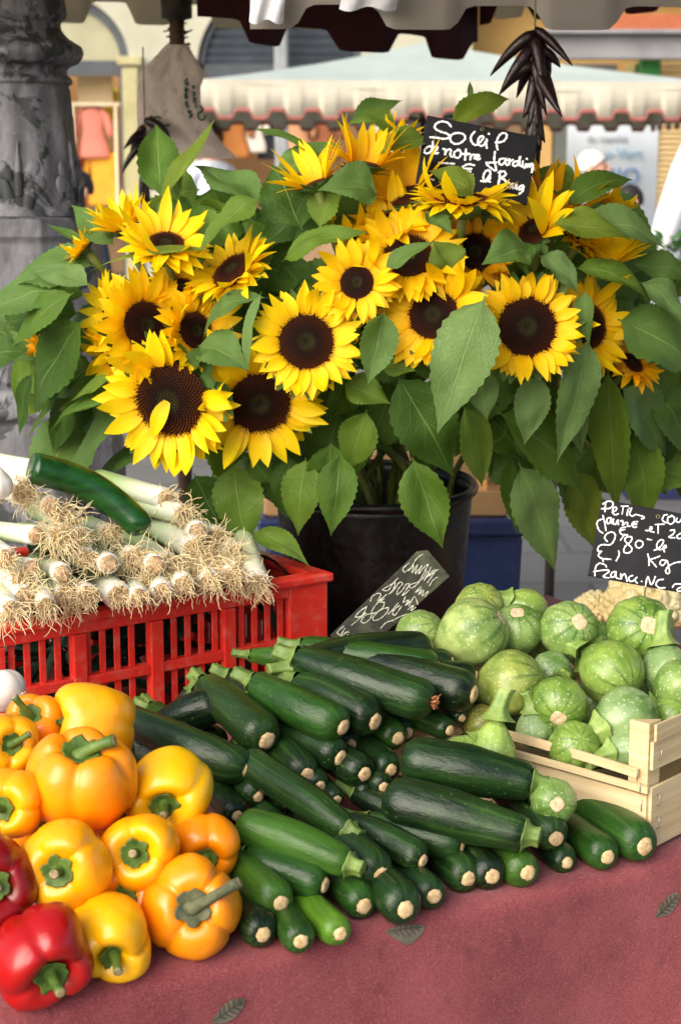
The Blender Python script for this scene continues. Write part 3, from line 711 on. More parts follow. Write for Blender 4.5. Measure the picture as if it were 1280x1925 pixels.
LK = [  # root end px, px further back, radius px, nroots, rootlen, depth offset, label
 ((78, 888), (-20, 868), 21, 60, .012, .0, 'leek at the very top with a short tuft of roots'),
 ((45, 925), (-30, 900), 26, 130, .026, .0, 'leek below the topmost one, with a round mop of roots'),
 ((68, 1006), (-30, 994), 19, 0, .02, .0, 'clean trimmed leek with no roots, left of the root tangle'),
 ((12, 1050), (-40, 1010), 22, 70, .018, -.01, 'leek end at the picture edge with a beard of short roots'),
 ((60, 1068), (0, 1058), 18, 25, .02, -.005, 'slim leek under the clean trimmed one, end pinkish'),
 ((48, 1122), (-40, 1118), 23, 70, .034, .0, 'lowest leek on the crate rim with pink roots trailing'),
 ((40, 1088), (-40, 1082), 20, 60, .03, .02, 'leek sandwiched just above the lowest one'),
 ((118, 972), (80, 964), 20, 150, .04, .01, 'leek with long roots rising beside the cucumber'),
 ((112, 1010), (60, 1000), 20, 190, .036, -.01, 'leek with the thickest tangled roots near the rim middle'),
 ((150, 1008), (120, 1000), 19, 110, .022, .0, 'leek with a curly tuft directly below the cucumber middle'),
 ((165, 1050), (110, 1035), 20, 120, .02, -.005, 'leek with a round brush of roots under the curly tuft'),
 ((205, 1004), (175, 990), 19, 120, .022, .01, 'leek whose root tuft touches the cucumber tip side'),
 ((166, 1122), (110, 1090), 24, 90, .012, -.02, 'leek on the rim with a flat brush shaped root end'),
 ((128, 1118), (70, 1085), 22, 150, .036, .0, 'leek on the rim with roots hanging over the slats'),
 ((224, 1122), (160, 1065), 26, 100, .013, -.02, 'leek pointing at us over the rim with a star shaped root end'),
 ((280, 1100), (235, 1065), 21, 120, .03, .0, 'leek behind the star ended one with wispy roots'),
 ((250, 1050), (200, 1020), 21, 170, .034, .0, 'leek at the centre of the heap with fan shaped roots'),
 ((318, 1062), (260, 1020), 21, 190, .036, -.01, 'leek with a wide skirt of roots above the crate rib'),
 ((365, 1032), (282, 985), 23, 130, .03, -.01, 'thick white leek below the cucumber tip'),
 ((345, 966), (270, 950), 19, 120, .03, .03, 'leek right of the cucumber tip with curled roots'),
 ((312, 938), (225, 912), 21, 60, .024, .06, 'leek standing out behind the cucumber with a frizzy tuft'),
 ((392, 1060), (335, 1015), 20, 190, .036, -.01, 'leek with a dense beard over the right slats'),
 ((408, 1010), (350, 985), 20, 150, .032, .02, 'leek with untidy roots just left of the hanging leaf'),
 ((440, 1040), (380, 1010), 20, 150, .03, .0, 'leek with matted roots under the hanging leaf tip'),
 ((360, 1085), (310, 1060), 19, 130, .03, .01, 'leek low on the rim with roots straggling down'),
 ((118, 1078), (80, 1060), 20, 14, .012, -.03, 'leek with a bare clean white end low in the root tangle'),
 ((292, 1062), (262, 1040), 21, 18, .012, -.03, 'leek with a bare white end between two shaggy ones'),
 ((205, 1060), (180, 1040), 20, 14, .012, -.03, 'leek with a bare tan end right of the round brush'),
 ((372, 1000), (345, 985), 20, 30, .014, -.01, 'leek with a bare white end high on the right of the heap'),
 ((95, 950), (60, 940), 19, 30, .014, -.01, 'leek with a bare end just below the cucumber root side'),
 ((22, 1146), (-10, 1100), 20, 80, .030, -.05, 'leek hanging lowest over the left slats with pinkish roots'),
 ((88, 1140), (70, 1080), 19, 80, .026, -.05, 'leek dangling its roots over the slats beside the lowest one'),
 ((262, 1122), (240, 1070), 19, 50, .018, -.04, 'leek tucked between star ended one and the next rib'),
 ((305, 1112), (285, 1060), 20, 60, .020, -.04, 'leek drooping over the rim in front of the wide skirted one'),
 ((345, 1100), (320, 1050), 21, 60, .020, -.04, 'leek drooping over the rim right of the middle rib'),
 ((395, 1092), (370, 1040), 19, 80, .028, -.04, 'leek drooping over the rim below the dense beard'),
 ((436, 1082), (410, 1030), 19, 120, .032, -.04, 'leek drooping over the rim next to the tipped one'),
 ((485, 1098), (460, 1020), 23, 120, .024, -.03, 'leek tipping down over the crate corner'),
]
for i, (e_, b_, rp, nr, rl, off, lab) in enumerate(LK):
    p = leekpt(e_[0], e_[1], off); q = leekpt(b_[0], b_[1], off+(.10 if i in (0, 19, 20, 37) else .20))
    leek(p, q-p, rp*pxm(p), lab, L=.15 if i in (19, 20) else .27, seed=i+11, nroot=int(nr*.85), rootlen=rl)
# strappy green leek tops, added through the crate to block light and darken it
M_tops = simple('leek_green', srgb(28, 52, 40), srgb(62, 92, 70), 30, .5, .3, 80, .002)
m = MB(); rs = random.Random(21)
for _ in range(90):
    a_ = rs.uniform(-.56, -.04); b_ = rs.uniform(.06, .33); z_ = rs.uniform(.02, .20); d_ = V((rs.uniform(-1, 1), rs.uniform(-.5, .5), rs.uniform(-.25, .25))).normalized(); L_ = rs.uniform(.14, .26); wd = rs.uniform(.012, .022)
    p = cr(a_, b_, z_); o_ = len(m.v); n_ = V((-d_.y, d_.x, 0)).normalized()
    for i in range(9):
        t = i/8; q = p+(d_*(t-.5)*L_)+V((0, 0, -.05*(2*t-1)**2)); wv_ = wd*(1-.6*t)
        qa = (q-CR0).dot(CE); qb = (q-CR0).dot(CN); q -= CE*(max(0, qa+.025)+min(0, qa+CW-.025))+CN*(max(0, qb-CD+.04)+min(0, qb-.04))
        for s_ in (-1, 0, 1): m.v.append(q+n_*(s_*wv_)+V((0, 0, abs(s_)*wv_*.5))); m.uv.append((0, 0))
    for i in range(8):
        for j in range(2): k_ = o_+i*3+j; m.f.append((k_, k_+1, k_+4, k_+3))
tag(m.build('leek_leaf_fill', M_tops, loc=cr(-.3, .18, .1)), 'dark green leek leaves added inside the red crate to darken its gaps', 'leek leaves', kind='stuff')
# cucumber lying on the leeks
def m_cucumber():
    a = Mt('cucumber_skin'); co = a.coord(); f = a.noise(a.mapping(co, (5, 60, 60)), 1.4, 4, .6)
    c = a.ramp(f, [(.3, srgb(14, 48, 22)), (.7, srgb(34, 88, 30))]); a.set(Base_Color=c, Roughness=.24); a.bump(a.noise(co, 70, 3), .25, .002); return a.m
pc = [leekpt(x, y, -.035) for x, y in ((62, 880), (115, 893), (165, 912), (215, 945), (255, 980), (268, 1000))]
pl = smooth_line(pc, 6); rad = []; rr = 30*pxm(pc[2])
for i in range(len(pl)):
    t = i/(len(pl)-1); rad.append(rr*max(.02, (1-(max(0, t-.80)/.20)**2.6)**.5)*(.86+.14*min(1, (1-t)*2)))
ce2 = empty('cucumber', 'glossy dark green cucumber lying on top of the leeks', 'cucumber', pc[2])
m = MB(); m.tube(pl, rad, 20); m.build('skin', m_cucumber(), ce2, loc=pc[2])
m = MB(); d_ = (pl[-1]-pl[-2]).normalized(); m.ball(pl[-1]-d_*.004, .005, 6, 8); m.build('blossom_end', simple('cucumber_tip', srgb(96, 116, 50), srgb(140, 150, 80), 100, .6), ce2, loc=pc[2])

# garlic
def garlic(c, r, axis, label):
    M = basis(axis, RT); e = empty('garlic_bulb', label, 'garlic', c, 'white garlic bulbs', M)
    def fn(u, v):
        f = PI*u; a = 2*PI*v; rho = r*math.sin(f)**.85*(1-.09*(1-abs(math.cos(5*a/2+.4))**.6)*math.sin(f)); z = r*.82*math.cos(f)
        if u < .22: z += r*.5*(1-u/.22)**1.5
        return V((rho*math.cos(a), rho*math.sin(a), z))
    m = MB(); m.grid(fn, 24, 40, True); m.build('cloves', M_garlic, e)
    m = MB(); rs = random.Random(4)
    for _ in range(40):
        a = rs.uniform(0, 6.28); q = r*.25*rs.random(); p = V((q*math.cos(a), q*math.sin(a), -r*.80)); d = V((math.cos(a)*.8, math.sin(a)*.8, -.6))
        m.tube([p, p+d*.004, p+d*.008+V((0, 0, .001))], .0005, 4)
    m.build('roots', M_root, e)
p = heap(10, 1298, .085, 10); garlic(p, 42*pxm(p), cdir(-.6, .35, -.3), 'white garlic bulb above the yellow peppers by the red crate')
p = leekpt(-6, 912, -.03); garlic(p, 32*pxm(p), cdir(.1, .6, .3), 'white garlic bulb lying on the leeks at the picture edge')
# ------------------------------------------------------------------ wooden crate of round courgettes
WC = onplane(1212, 1603, V((0, 0, TZ+.004)), ZU)
WA = V((-.73, .67, 0)).normalized(); WB = V((.67, .73, 0)).normalized()     # left wall / right-hand wall directions
w3 = Matrix((WA, -WB, ZU)).transposed()
def wc(a, b, z=0): return WC + WA*a + WB*b + V((0, 0, z))
we = empty('wooden_crate', 'pale poplar wood crate filled with round courgettes', 'crate', WC)
AL, BL = .40, .30
def wbox(m, a0, a1, b0, b1, z0, z1): m.box(wc((a0+a1)/2, (b0+b1)/2, (z0+z1)/2), a1-a0, b1-b0, z1-z0, w3)
def wslat(name, p0, p1, th, z0, z1, bow=0., wob=.0, inward=None):
    """thin bent board from p0 to p1 (a,b); thickness th towards the crate inside."""
    m = MB(); n = 12; p0 = V((p0[0], p0[1], 0)); p1 = V((p1[0], p1[1], 0)); d = (p1-p0).normalized(); inn = inward or V((-d.y, d.x, 0))
    for i in range(n+1):
        t = i/n; q = p0+(p1-p0)*t + inn*(bow*4*t*(1-t)); dz = wob*math.sin(t*5)
        for (h, z) in ((0, z0), (th, z0), (th, z1), (0, z1)):
            r = q+inn*h; m.v.append(wc(r.x, r.y, z+dz)); m.uv.append((0, 0))
    for i in range(n):
        for j in range(4): m.f.append((i*4+j, i*4+(j+1) % 4, (i+1)*4+(j+1) % 4, (i+1)*4+j))
    m.f += [(3, 2, 1, 0), (n*4, n*4+1, n*4+2, n*4+3)]
    o = m.build(name, MWA, we, False, loc=WC); return o
def m_board():
    a = Mt('crate_board'); geo = a.coord()
    e1 = a.n('VectorRotate', {'Vector': geo, 'Angle': -math.atan2(WA.y, WA.x)}, rotation_type='Z_AXIS').outputs[0]
    co = a.mapping(e1, (3, 3, 90)); f = a.noise(co, 1.5, 6, .65, a.mul(a.rnd(), 30)); g_ = a.noise(geo, 11, 4, .6)
    c = a.mix(a.ramp(f, [(.3, 0), (.72, 1)]), srgb(194, 166, 118), srgb(226, 206, 164)); c = a.mix(a.mul(a.ramp(g_, [(.5, 0), (.75, 1)]), .4), c, srgb(172, 140, 92))
    a.set(Base_Color=c, Roughness=.68); a.bump(f, .35, .0012); return a.m
MWA = m_board()
inA = V((0, 1, 0)); inB = V((1, 0, 0))
# left wall (along a, b = 0)
wslat('side_board', (.001, 0), (AL, 0), .004, .003, .062, 0, .001, inA)
wslat('slat', (-.002, -.0035), (AL, -.002), .003, .066, .0735, -.004, .0015, inA)
wslat('slat', (.012, -.001), (AL, -.001), .003, .079, .089, .006, .0015, inA)
# right-hand wall (along b, a = 0)
wslat('side_board', (-.003, .004), (-.003, BL), .004, .003, .070, 0, .0, inB)
wslat('side_board', (-.003, .004), (-.003, BL), .004, .090, .120, 0, .0, inB)
wslat('slat', (-.006, .004), (-.006, BL), .003, .122, .140, 0, .0, inB)
wslat('side_board', (AL-.004, .004), (AL-.004, BL), .004, .003, .07, 0, 0, inB)
wslat('side_board', (.001, BL-.004), (AL-.006, BL-.004), .004, .003, .07, 0, 0, inA)
for (a_, b_, sa, sb) in ((.0035, .0045, 1, 1), (AL-.008, .0045, -1, 1), (.0035, BL-.008, 1, -1), (AL-.008, BL-.008, -1, -1)):
    m = MB(); t = .024; pts = [(a_, b_), (a_+sa*t, b_), (a_, b_+sb*t)]
    v = [wc(x, y, .002) for x, y in pts]+[wc(x, y, .139 if a_ < .1 else .115) for x, y in pts]
    m.add(v, [(0, 1, 2), (3, 5, 4), (0, 1, 4, 3), (1, 2, 5, 4), (2, 0, 3, 5)]); m.build('corner_post', MWA, we, False, loc=WC, bevel=.001)
m = MB(); wbox(m, .006, AL-.006, .006, BL-.006, .0005, .0028); m.build('base_board', MWA, we, False, loc=WC)
for (a_, b_, z) in ((.006, -.0048, .070), (.010, -.0048, .083), (.006, -.0012, .03), (.006, -.0012, .012), (.006, -.0012, .05)):
    m = MB(); m.tube([wc(a_, b_+.0015, z-.006), wc(a_, b_-.0003, z-.005), wc(a_, b_-.0003, z+.005), wc(a_, b_+.0015, z+.006)], .0006, 6); m.build('staple', M_steel, we, loc=WC)
for (b_, z) in ((.014, .03), (.014, .055), (.014, .105)):
    m = MB(); m.tube([wc(-.003, b_, z-.006), wc(-.0066, b_, z-.005), wc(-.0066, b_, z+.005), wc(-.003, b_, z+.006)], .0006, 6); m.build('staple', M_steel, we, loc=WC)

# ------------------------------------------------------------------ round courgettes
def roundz(c, r, axis, color, label, sq=.95, neck=.5, stem=.03, seed=0, scar=True, group='round pale courgettes', bend=.25, up=None, stemsc=1.0, scr=.27):
    """axis = direction of the blossom scar; the ribbed stem is opposite."""
    Z = axis.normalized(); M = basis(Z, UP if abs(Z.dot(UP)) < .85 else RT); e = empty('round_courgette', label, 'round courgette', c, group, M); rs = random.Random(seed*5+1); ph = rs.random()*6
    bx, by = bend*math.cos(ph), bend*math.sin(ph)
    def fn(u, v):
        f = PI*(.03+.95*u); a = 2*PI*v; s = math.sin(f)**.9
        rho = r*s*(1+.022*math.cos(10*a)*(1)); z = r*sq*math.cos(f)
        if scar: z -= r*.05*math.exp(-(rho/(r*.3))**2)
        if f > PI/2:
            t = (f-PI/2)/(PI/2); z -= r*neck*t**2.5; rho = max(rho*(1-.12*t), r*.24*min(1, t*3))
        p = V((rho*math.cos(a), rho*math.sin(a), z)); return p*(1+.055*nz(p, 16, seed)+.012*nz(p, 60, seed))
    b = MB(); b.grid(fn, 30, 40, True, True, True); b.build('skin', MR, e, color=color)
    if scar:
        z0 = fn(0, 0).z; s = MB(); n = 22
        for k_, h in ((0, .025), (.18, .03), (.25, .045), (.8, .04), (1, .0), (1.0, -.06)):
            for j in range(n):
                a = 2*PI*j/n; q = r*scr*k_*(1+.06*math.cos(4*a+ph)*(k_ > .7)); s.v.append(V((q*math.cos(a), q*math.sin(a), z0-r*.01+h*r*.6))); s.uv.append((0, 0))
        for i in range(5):
            for j in range(n): s.f.append((i*n+j, i*n+(j+1) % n, (i+1)*n+(j+1) % n, (i+1)*n+j))
        s.build('blossom_scar', M_scarp, e)
    z1 = fn(1, 0).z; s = MB(); n = 30; ln = stem
    rl = [(-.16, .78), (.0, .56), (.15, .43), (.35, .36), (.6, .33), (.85, .34), (1, .37), (1.0, .28), (.97, 0)]
    for h, k_ in rl:
        for j in range(n):
            a = 2*PI*j/n; q = r*k_*.82*stemsc*(1+.10*math.cos(5*a+.4)+.03*math.cos(10*a))
            hh = max(0, h); s.v.append(V((q*math.cos(a)+bx*ln*hh**1.5, q*math.sin(a)+by*ln*hh**1.5, z1+r*.10-ln*h))); s.uv.append((0, 0))
    for i in range(len(rl)-1):
        for j in range(n): s.f.append((i*n+j, i*n+(j+1) % n, (i+1)*n+(j+1) % n, (i+1)*n+j))
    s.build('stem', M_stemr, e)
    return e
M_scarp = simple('pale_scar', srgb(186, 154, 112), srgb(222, 202, 166), 260, .8, .5, 400, .001)
G1 = srgb(164, 180, 106); G2 = srgb(140, 164, 92); G3 = srgb(136, 162, 72); G4 = srgb(166, 174, 86); G5 = srgb(146, 170, 116)
RZ = [
 ((892, 1190), 66, (.75, .45, .25), 5.5, G1, .034, True, 'biggest pale pear shaped courgette at the back by the bucket, tilted stem'),
 ((902, 1142), 46, (.1, .5, .6), 4.6, G4, .02, False, 'yellowish courgette mostly hidden behind the biggest pear shaped one'),
 ((972, 1184), 48, (-.05, .72, .55), 4.4, G2, .02, True, 'ribbed green courgette with its pale scar facing up'),
 ((988, 1150), 44, (.8, -.4, -.2), 3.8, G3, .030, False, 'courgette at the back with its stem pointing up left'),
 ((1068, 1186), 56, (.28, .38, .85), 4.6, G2, .02, True, 'striped courgette at the back, scar turned to the upper right'),
 ((1203, 1186), 66, (.10, .22, .92), 5.0, G3, .02, True, 'large striped courgette below the slate, scar in front'),
 ((960, 1284), 62, (.80, .25, .35), 3.4, G4, .036, False, 'yellow mottled courgette with its stem pointing down left'),
 ((1036, 1262), 40, (.2, .5, .8), 2.2, G5, .02, False, 'small greyish courgette sunk in the middle of the crate'),
 ((1148, 1265), 62, (.5, -.45, .74), 4.0, G3, .02, False, 'green mottled courgette with its stem at upper left'),
 ((1050, 1324), 54, (-.12, -.42, .88), 3.4, G3, .02, True, 'courgette in the crate middle showing its scar low in front'),
 ((1178, 1350), 60, (.85, .35, -.3), 3.0, G5, .032, False, 'grey green ribbed courgette with its cut stem pointing left'),
 ((1080, 1404), 50, (.1, .4, .9), 1.6, G3, .02, False, 'green courgette just above the bent rim slats'),
 ((1186, 1412), 48, (.9, .1, -.3), 1.5, G5, .028, False, 'courgette next to the crate corner post, stem to the left'),
 ((1252, 1262), 50, (.1, -.9, .2), 3.6, G5, .036, False, 'courgette with a wide ribbed stem pointing straight up'),
 ((1280, 1292), 52, (.62, .6, .1), 4.2, G2, .036, False, 'courgette at the picture edge with its stem pointing down'),
 ((905, 1362), 38, (.3, .4, .8), .9, srgb(150, 140, 60), .02, False, 'olive yellow courgette low behind the far end of the rail'),
 ((1005, 1372), 36, (.15, -.93, -.1), 1.5, G5, .03, False, 'courgette with an upright grey stem under the middle one'),
 ((1265, 1345), 45, (.2, .6, .8), 2.2, G3, .02, False, 'courgette half hidden behind the top board of the crate'),
 ((790, 1196), 50, (.6, .5, .6), 3.6, G1, .02, False, 'pale courgette behind the olive board'),
]
CNI = (WA+WB).normalized()
def wheap(px, py, h, sl=14):
    """surface of the courgettes in the crate: rises away from the viewer."""
    n = (ZU*math.cos(R_(sl)) - V((0, 1, 0))*math.sin(R_(sl))).normalized(); return onplane(px, py, WC+V((0, 0, .032))+n*h, n)
for i, (c, rp, ax, lift, colr, stm, hs, lab) in enumerate(RZ):
    p = wheap(c[0], c[1], .005+lift*.013); r = rp*pxm(p)
    roundz(p, r, cdir(*ax), colr, lab, seed=i, scar=hs, stem=stm*(r/.036)*1.15, neck=.55 if i in (0, 6) else .3, scr=.24 if i == 0 else .29)
# outside the crate
p = heap(1040, 1507, .055, SL); roundz(p, 44*pxm(p), cdir(.05, .05, 1), G2, 'single round courgette lying among the zucchini outside the crate, scar facing us', seed=40, scr=.32)
p = heap(925, 1415, .055, SL); roundz(p, 44*pxm(p), cdir(-.12, -.95, .1), srgb(160, 186, 92), 'pale courgette behind the upper huge zucchini, thick stem sticking up', seed=41, scar=False, stem=.03, neck=.8, stemsc=1.25)
p = heap(862, 1418, .05, SL); roundz(p, 34*pxm(p), cdir(-.75, -.65, .1), srgb(160, 186, 92), 'courgette showing only a cut striped stem behind the upper huge zucchini', seed=42, scar=False, stem=.024)
# fillers deep in the crate
for i, (x, y) in enumerate([(980, 1340), (1120, 1330), (1010, 1230), (1120, 1215), (1230, 1330), (1130, 1390), (930, 1240)]):
    p = wheap(x, y, -.015); roundz(p, 48*pxm(p), cdir(.2, .5, .5), G2, 'round courgette buried deep in the wooden crate', seed=70+i, scar=False, group='buried round courgettes')

# ------------------------------------------------------------------ cauliflowers behind the crate
M_curd = simple('cauliflower_curd', srgb(208, 186, 122), srgb(234, 220, 172), 26, .75, .5, 160, .003)
def cauliflower(c, r, label, seed=0):
    e = empty('cauliflower', label, 'cauliflower', c, 'cauliflowers behind the wooden crate'); m = MB(); rs = random.Random(seed)
    m.ball((0, 0, 0), r*.86, 12, 20, (1, 1, .8)); n = 64
    for i in range(n):
        z = 1-1.25*(i+.5)/n; a = i*2.39996; q = math.sqrt(max(0, 1-z*z)); rr = r*rs.uniform(.17, .25)
        p = V((q*math.cos(a)*r*.9, q*math.sin(a)*r*.9, z*r*.74)); m.ball(p, rr, 6, 9)
        for _ in range(3):
            d = (p.normalized()+V((rs.uniform(-1, 1), rs.uniform(-1, 1), rs.uniform(-1, 1)))*.8).normalized(); m.ball(p+d*rr*.75, rr*.45, 5, 7)
    m.build('curd', M_curd, e); return e
p = P(1215, 1146, 2.42); cf = cauliflower(p, 80*pxm(p), 'large creamy cauliflower behind the crate under the slate', 1)
def plain_leaf(e, B, T, W, N, mat, name='leaf', droop=.15, wave=.2, seed=0, color=None):
    m = MB(); leaf_geo(m, B, T, W, N, droop, .1, wave, seed, 0, 14, 6, 0); return m.build(name, mat, e, loc=e.location, color=color)
p2 = P(1118, 1148, 2.47); cauliflower(p2, 40*pxm(p2), 'small creamy cauliflower peeping out left of the large one', 2)

# ------------------------------------------------------------------ leaves and sunflowers
def leaf_geo(m, B, T, W, N, droop, fold, wave, seed, curl=0., nt=26, ns=8, ser=.065, side=0.):
    B = V(B); T = V(T); d = T-B; L = d.length; X = d/L; N = (N-X*N.dot(X)).normalized(); S = X.cross(N); o = len(m.v)
    for i in range(nt+1):
        t = i/nt; q = 4*t*(1-t)
        tt = max(0, (t-.06)/.94)
        wd = W*max(.015, math.sin(PI*tt**.64)**1.0 if 0 < tt < 1 else .015)
        if t < .06: wd = W*.03
        if t > .72: wd *= 1-.35*((t-.72)/.28)
        c = B+d*t+N*(droop*L*q)+S*(side*L*q)+N*(curl*L*t**3)-V((0, 0, .05*L*t*t))
        for j in range(ns+1):
            s = 2*j/ns-1; k_ = 1
            if abs(s) > .99: k_ = 1+ser*(1 if i % 2 else -.4)*(0 < tt < .97)
            off = fold*abs(s)**1.3*wd + wave*wd*.5*math.sin(t*8+seed*1.7+(2.1 if s < 0 else 0))*s*s + .42*wd*nz((t*2.6, s*1.1, seed*2.1))
            m.v.append(c+S*(s*wd*k_*(1-.15*abs(fold)))+N*off); m.uv.append((.5+s/2, t))
    for i in range(nt):
        for j in range(ns):
            a = o+i*(ns+1)+j; m.f.append((a, a+1, a+ns+2, a+ns+1))

BK_C = P(703, 905, 2.52); BK_R = 188*pxm(BK_C)               # bucket rim centre
def bd(px, py): return 2.47-.27*math.sqrt(max(0, 1-((px-680)/700)**2-((py-540)/430)**2))
def petal_geo(m, a, r0, l, wd, el0, el1, tw, rs, z0=0, fold=.16):
    o = len(m.v); nt, ns = 9, 4; ca, sa = math.cos(a), math.sin(a); r = r0; z = z0; ph = rs.random()*6; sb = rs.uniform(-.12, .12)
    for i in range(nt+1):
        t = i/nt; el = el0+(el1-el0)*t
        if i: r += l/nt*math.cos(el); z += l/nt*math.sin(el)
        w_ = wd*.5*(max(.42*(1-t*2.2), math.sin(PI*min(1, .12+.88*t**.9))**.9) if t < .999 else .03)
        for j in range(ns+1):
            s = 2*j/ns-1; ss = s*w_; lat = ss*math.cos(tw*t)+sb*l*t*t; zz = z+abs(s)*w_*fold*2*(1-.3*t)+ss*math.sin(tw*t)+.05*w_*math.sin(6*t+ph)*s
            m.v.append(V((r*ca-lat*sa, r*sa+lat*ca, zz))); m.uv.append((j/ns, t))
    for i in range(nt):
        for j in range(ns): b = o+i*(ns+1)+j; m.f.append((b, b+1, b+ns+2, b+ns+1))
PY = srgb(255, 224, 12); PY2 = srgb(255, 214, 10); PO = srgb(252, 190, 10)
FLOWERS = []
def sunflower(px, py, R, rd, fc, label, color=PY, doff=0, disc=(1, 1, 1, 1), n=19, skip=None, el=.25, seed=0, extra=None, stem_to=None, sep=0.):
    """R, rd = petal tip and disc radius in photo pixels; fc = facing (right, up, towards viewer)."""
    c = P(px, py, bd(px, py)+doff); u = pxm(c); R = R*u; rd = rd*u; Z = cdir(*fc); M = basis(Z, RT)
    e = empty('sunflower', label, 'sunflower', c, 'sunflowers in the black bucket', M); rs = random.Random(seed*13+5)
    s = MB(); hd = .16*rd
    s.grid(lambda a, v: V((rd*a*math.cos(2*PI*v), rd*a*math.sin(2*PI*v), hd*(1-a*a)-.002+.05*rd*math.sin(PI*a)-.07*rd*math.exp(-(a/.2)**2))), 10, 28, True)
    s.uv = [(math.hypot(p.x, p.y)/rd, 0) for p in s.v]
    N_ = int(620*min(1, (rd/.03))); k_ = 0
    for i in range(N_):
        q = math.sqrt((i+.5)/N_); a = i*2.39996; b = V((rd*q*math.cos(a), rd*q*math.sin(a), hd*(1-q*q)+.05*rd*math.sin(PI*q)-.07*rd*math.exp(-(q/.2)**2)-.001))
        h = rd*(.05+.08*q*rs.uniform(.4, 1.4)); w_ = rd*.032; out = V((math.cos(a)*.5*(q-.4), math.sin(a)*.5*(q-.4), 1)).normalized()*h
        o = len(s.v)
        for j in range(4):
            t = a+j*PI/2; s.v.append(b+V((w_*math.cos(t), w_*math.sin(t), 0))); s.uv.append((q, .2))
        s.v.append(b+out); s.uv.append((q, 1))
        s.f += [(o, o+1, o+4), (o+1, o+2, o+4), (o+2, o+3, o+4), (o+3, o, o+4)]
    s.build('seed_disc', MD, e, smooth=False, color=disc)
    s = MB(); l = R-rd*.9
    for layer in range(3):
        nn = n+(0, 2, 1)[layer]
        for i in range(nn):
            a = 2*PI*(i+(0, .5, .25)[layer]+rs.uniform(-.42, .42))/nn
            if skip and any(a0 < (math.degrees(a) % 360) < a1 for a0, a1 in skip): continue
            e0 = el+(.24, .0, -.24)[layer]+rs.uniform(-.18, .22); e1 = e0-rs.uniform(.0, .6)+(rs.random() < .10)*1.1
            petal_geo(s, a, rd*.88, l*rs.uniform(.80, 1.14)/max(.6, math.cos((e0+e1)/2)), l*rs.uniform(.36, .50), e0, e1, rs.uniform(-.35, .35), rs, -.05*rd*layer)
    if extra:
        for (ang, l_, e0, e1, r0) in extra: petal_geo(s, math.radians(ang), rd*r0, l*l_, l*.46, e0, e1, .2, rs, rd*.14)
    s.build('petals', MPE, e, color=color)
    s = MB(); zc = -.16*rd                                      # green bracts and receptacle behind
    s.grid(lambda a, v: V((rd*1.02*math.sin(PI/2*a)*math.cos(2*PI*v), rd*1.02*math.sin(PI/2*a)*math.sin(2*PI*v), -.10*rd-.55*rd*math.cos(PI/2*a)**1)), 6, 20, True)
    for i in range(24):
        a = 2*PI*(i+rs.uniform(-.2, .2))/24; petal_geo(s, a, rd*.85, rd*rs.uniform(.75, 1.15), rd*.42, rs.uniform(-.5, .15)+sep, rs.uniform(.2, .9)+sep, 0, rs, -.25*rd*(1+(i % 2)*.6), .1)
    s.build('bracts', M_sepal, e)
    # stem: from the back of the head down into the bucket
    rs2 = random.Random(seed); a = rs2.random()*2*PI; q = BK_R*.78*math.sqrt(rs2.random())
    into = BK_C+V((q*math.cos(a)+(c.x-BK_C.x)*.12, q*math.sin(a), -.02)); back = c-Z*.05
    into.x = max(BK_C.x-BK_R*.8, min(BK_C.x+BK_R*.8, into.x))
    p0 = c-Z*rd*.55; p1 = c-Z*.10+V((0, .06, -.05)); p2 = into+V(((c.x-into.x)*.12, (c.y-into.y)*.12+.02, .14)); p3 = into; p4 = into+V((0, 0, -.2))
    path = []
    for i in range(15):
        t = i/14; path.append(p0*(1-t)**3+p1*3*t*(1-t)**2+p2*3*t*t*(1-t)+p3*t**3)
    path.append(p4)
    Mi = M.transposed(); s = MB(); s.tube([Mi @ (q_-c) for q_ in path], [.007]+[.0052]*14+[.005], 9); s.build('stem', M_stem, e)
    FLOWERS.append((px, py, e, M, c)); return e
def leaf(bx, by, tx, ty, W, db=0., dt=0., color=None, facing=(0, .35, 1), droop=.06, fold=.12, wave=.25, curl=0., side=0., seed=None, base=None):
    """base and tip in photo pixels, half width in pixels, depth offsets behind (+) or before (-) the bouquet's surface."""
    global LEAFN
    LEAFN += 1; sd = seed or LEAFN
    b0 = base if base is not None else bd(min(1250, max(60, bx)), min(900, by)); t0 = base if base is not None else bd(min(1250, max(60, tx)), min(900, ty))
    B = P(bx, by, b0+db); T = P(tx, ty, t0+dt); W = W*1.14*pxm((B+T)/2)
    fx, fy, e, M, c = min(FLOWERS, key=lambda q: (q[0]-bx)**2+(q[1]-by)**2)
    m = MB(); leaf_geo(m, B, T, W, cdir(*facing), droop, fold, wave, sd, curl, side=side)
    Mi = M.transposed(); m.v = [Mi @ (q-c) for q in m.v]
    o = m.build('leaf', ML, e, color=color or LG_[LEAFN % len(LG_)]); return o
LEAFN = 0
LG_ = [srgb(108, 138, 46), srgb(92, 126, 44), srgb(116, 142, 50), srgb(98, 130, 42)]
LB = srgb(102, 136, 66); LD = srgb(74, 108, 40); LY = srgb(126, 146, 46); LP = srgb(120, 152, 86)

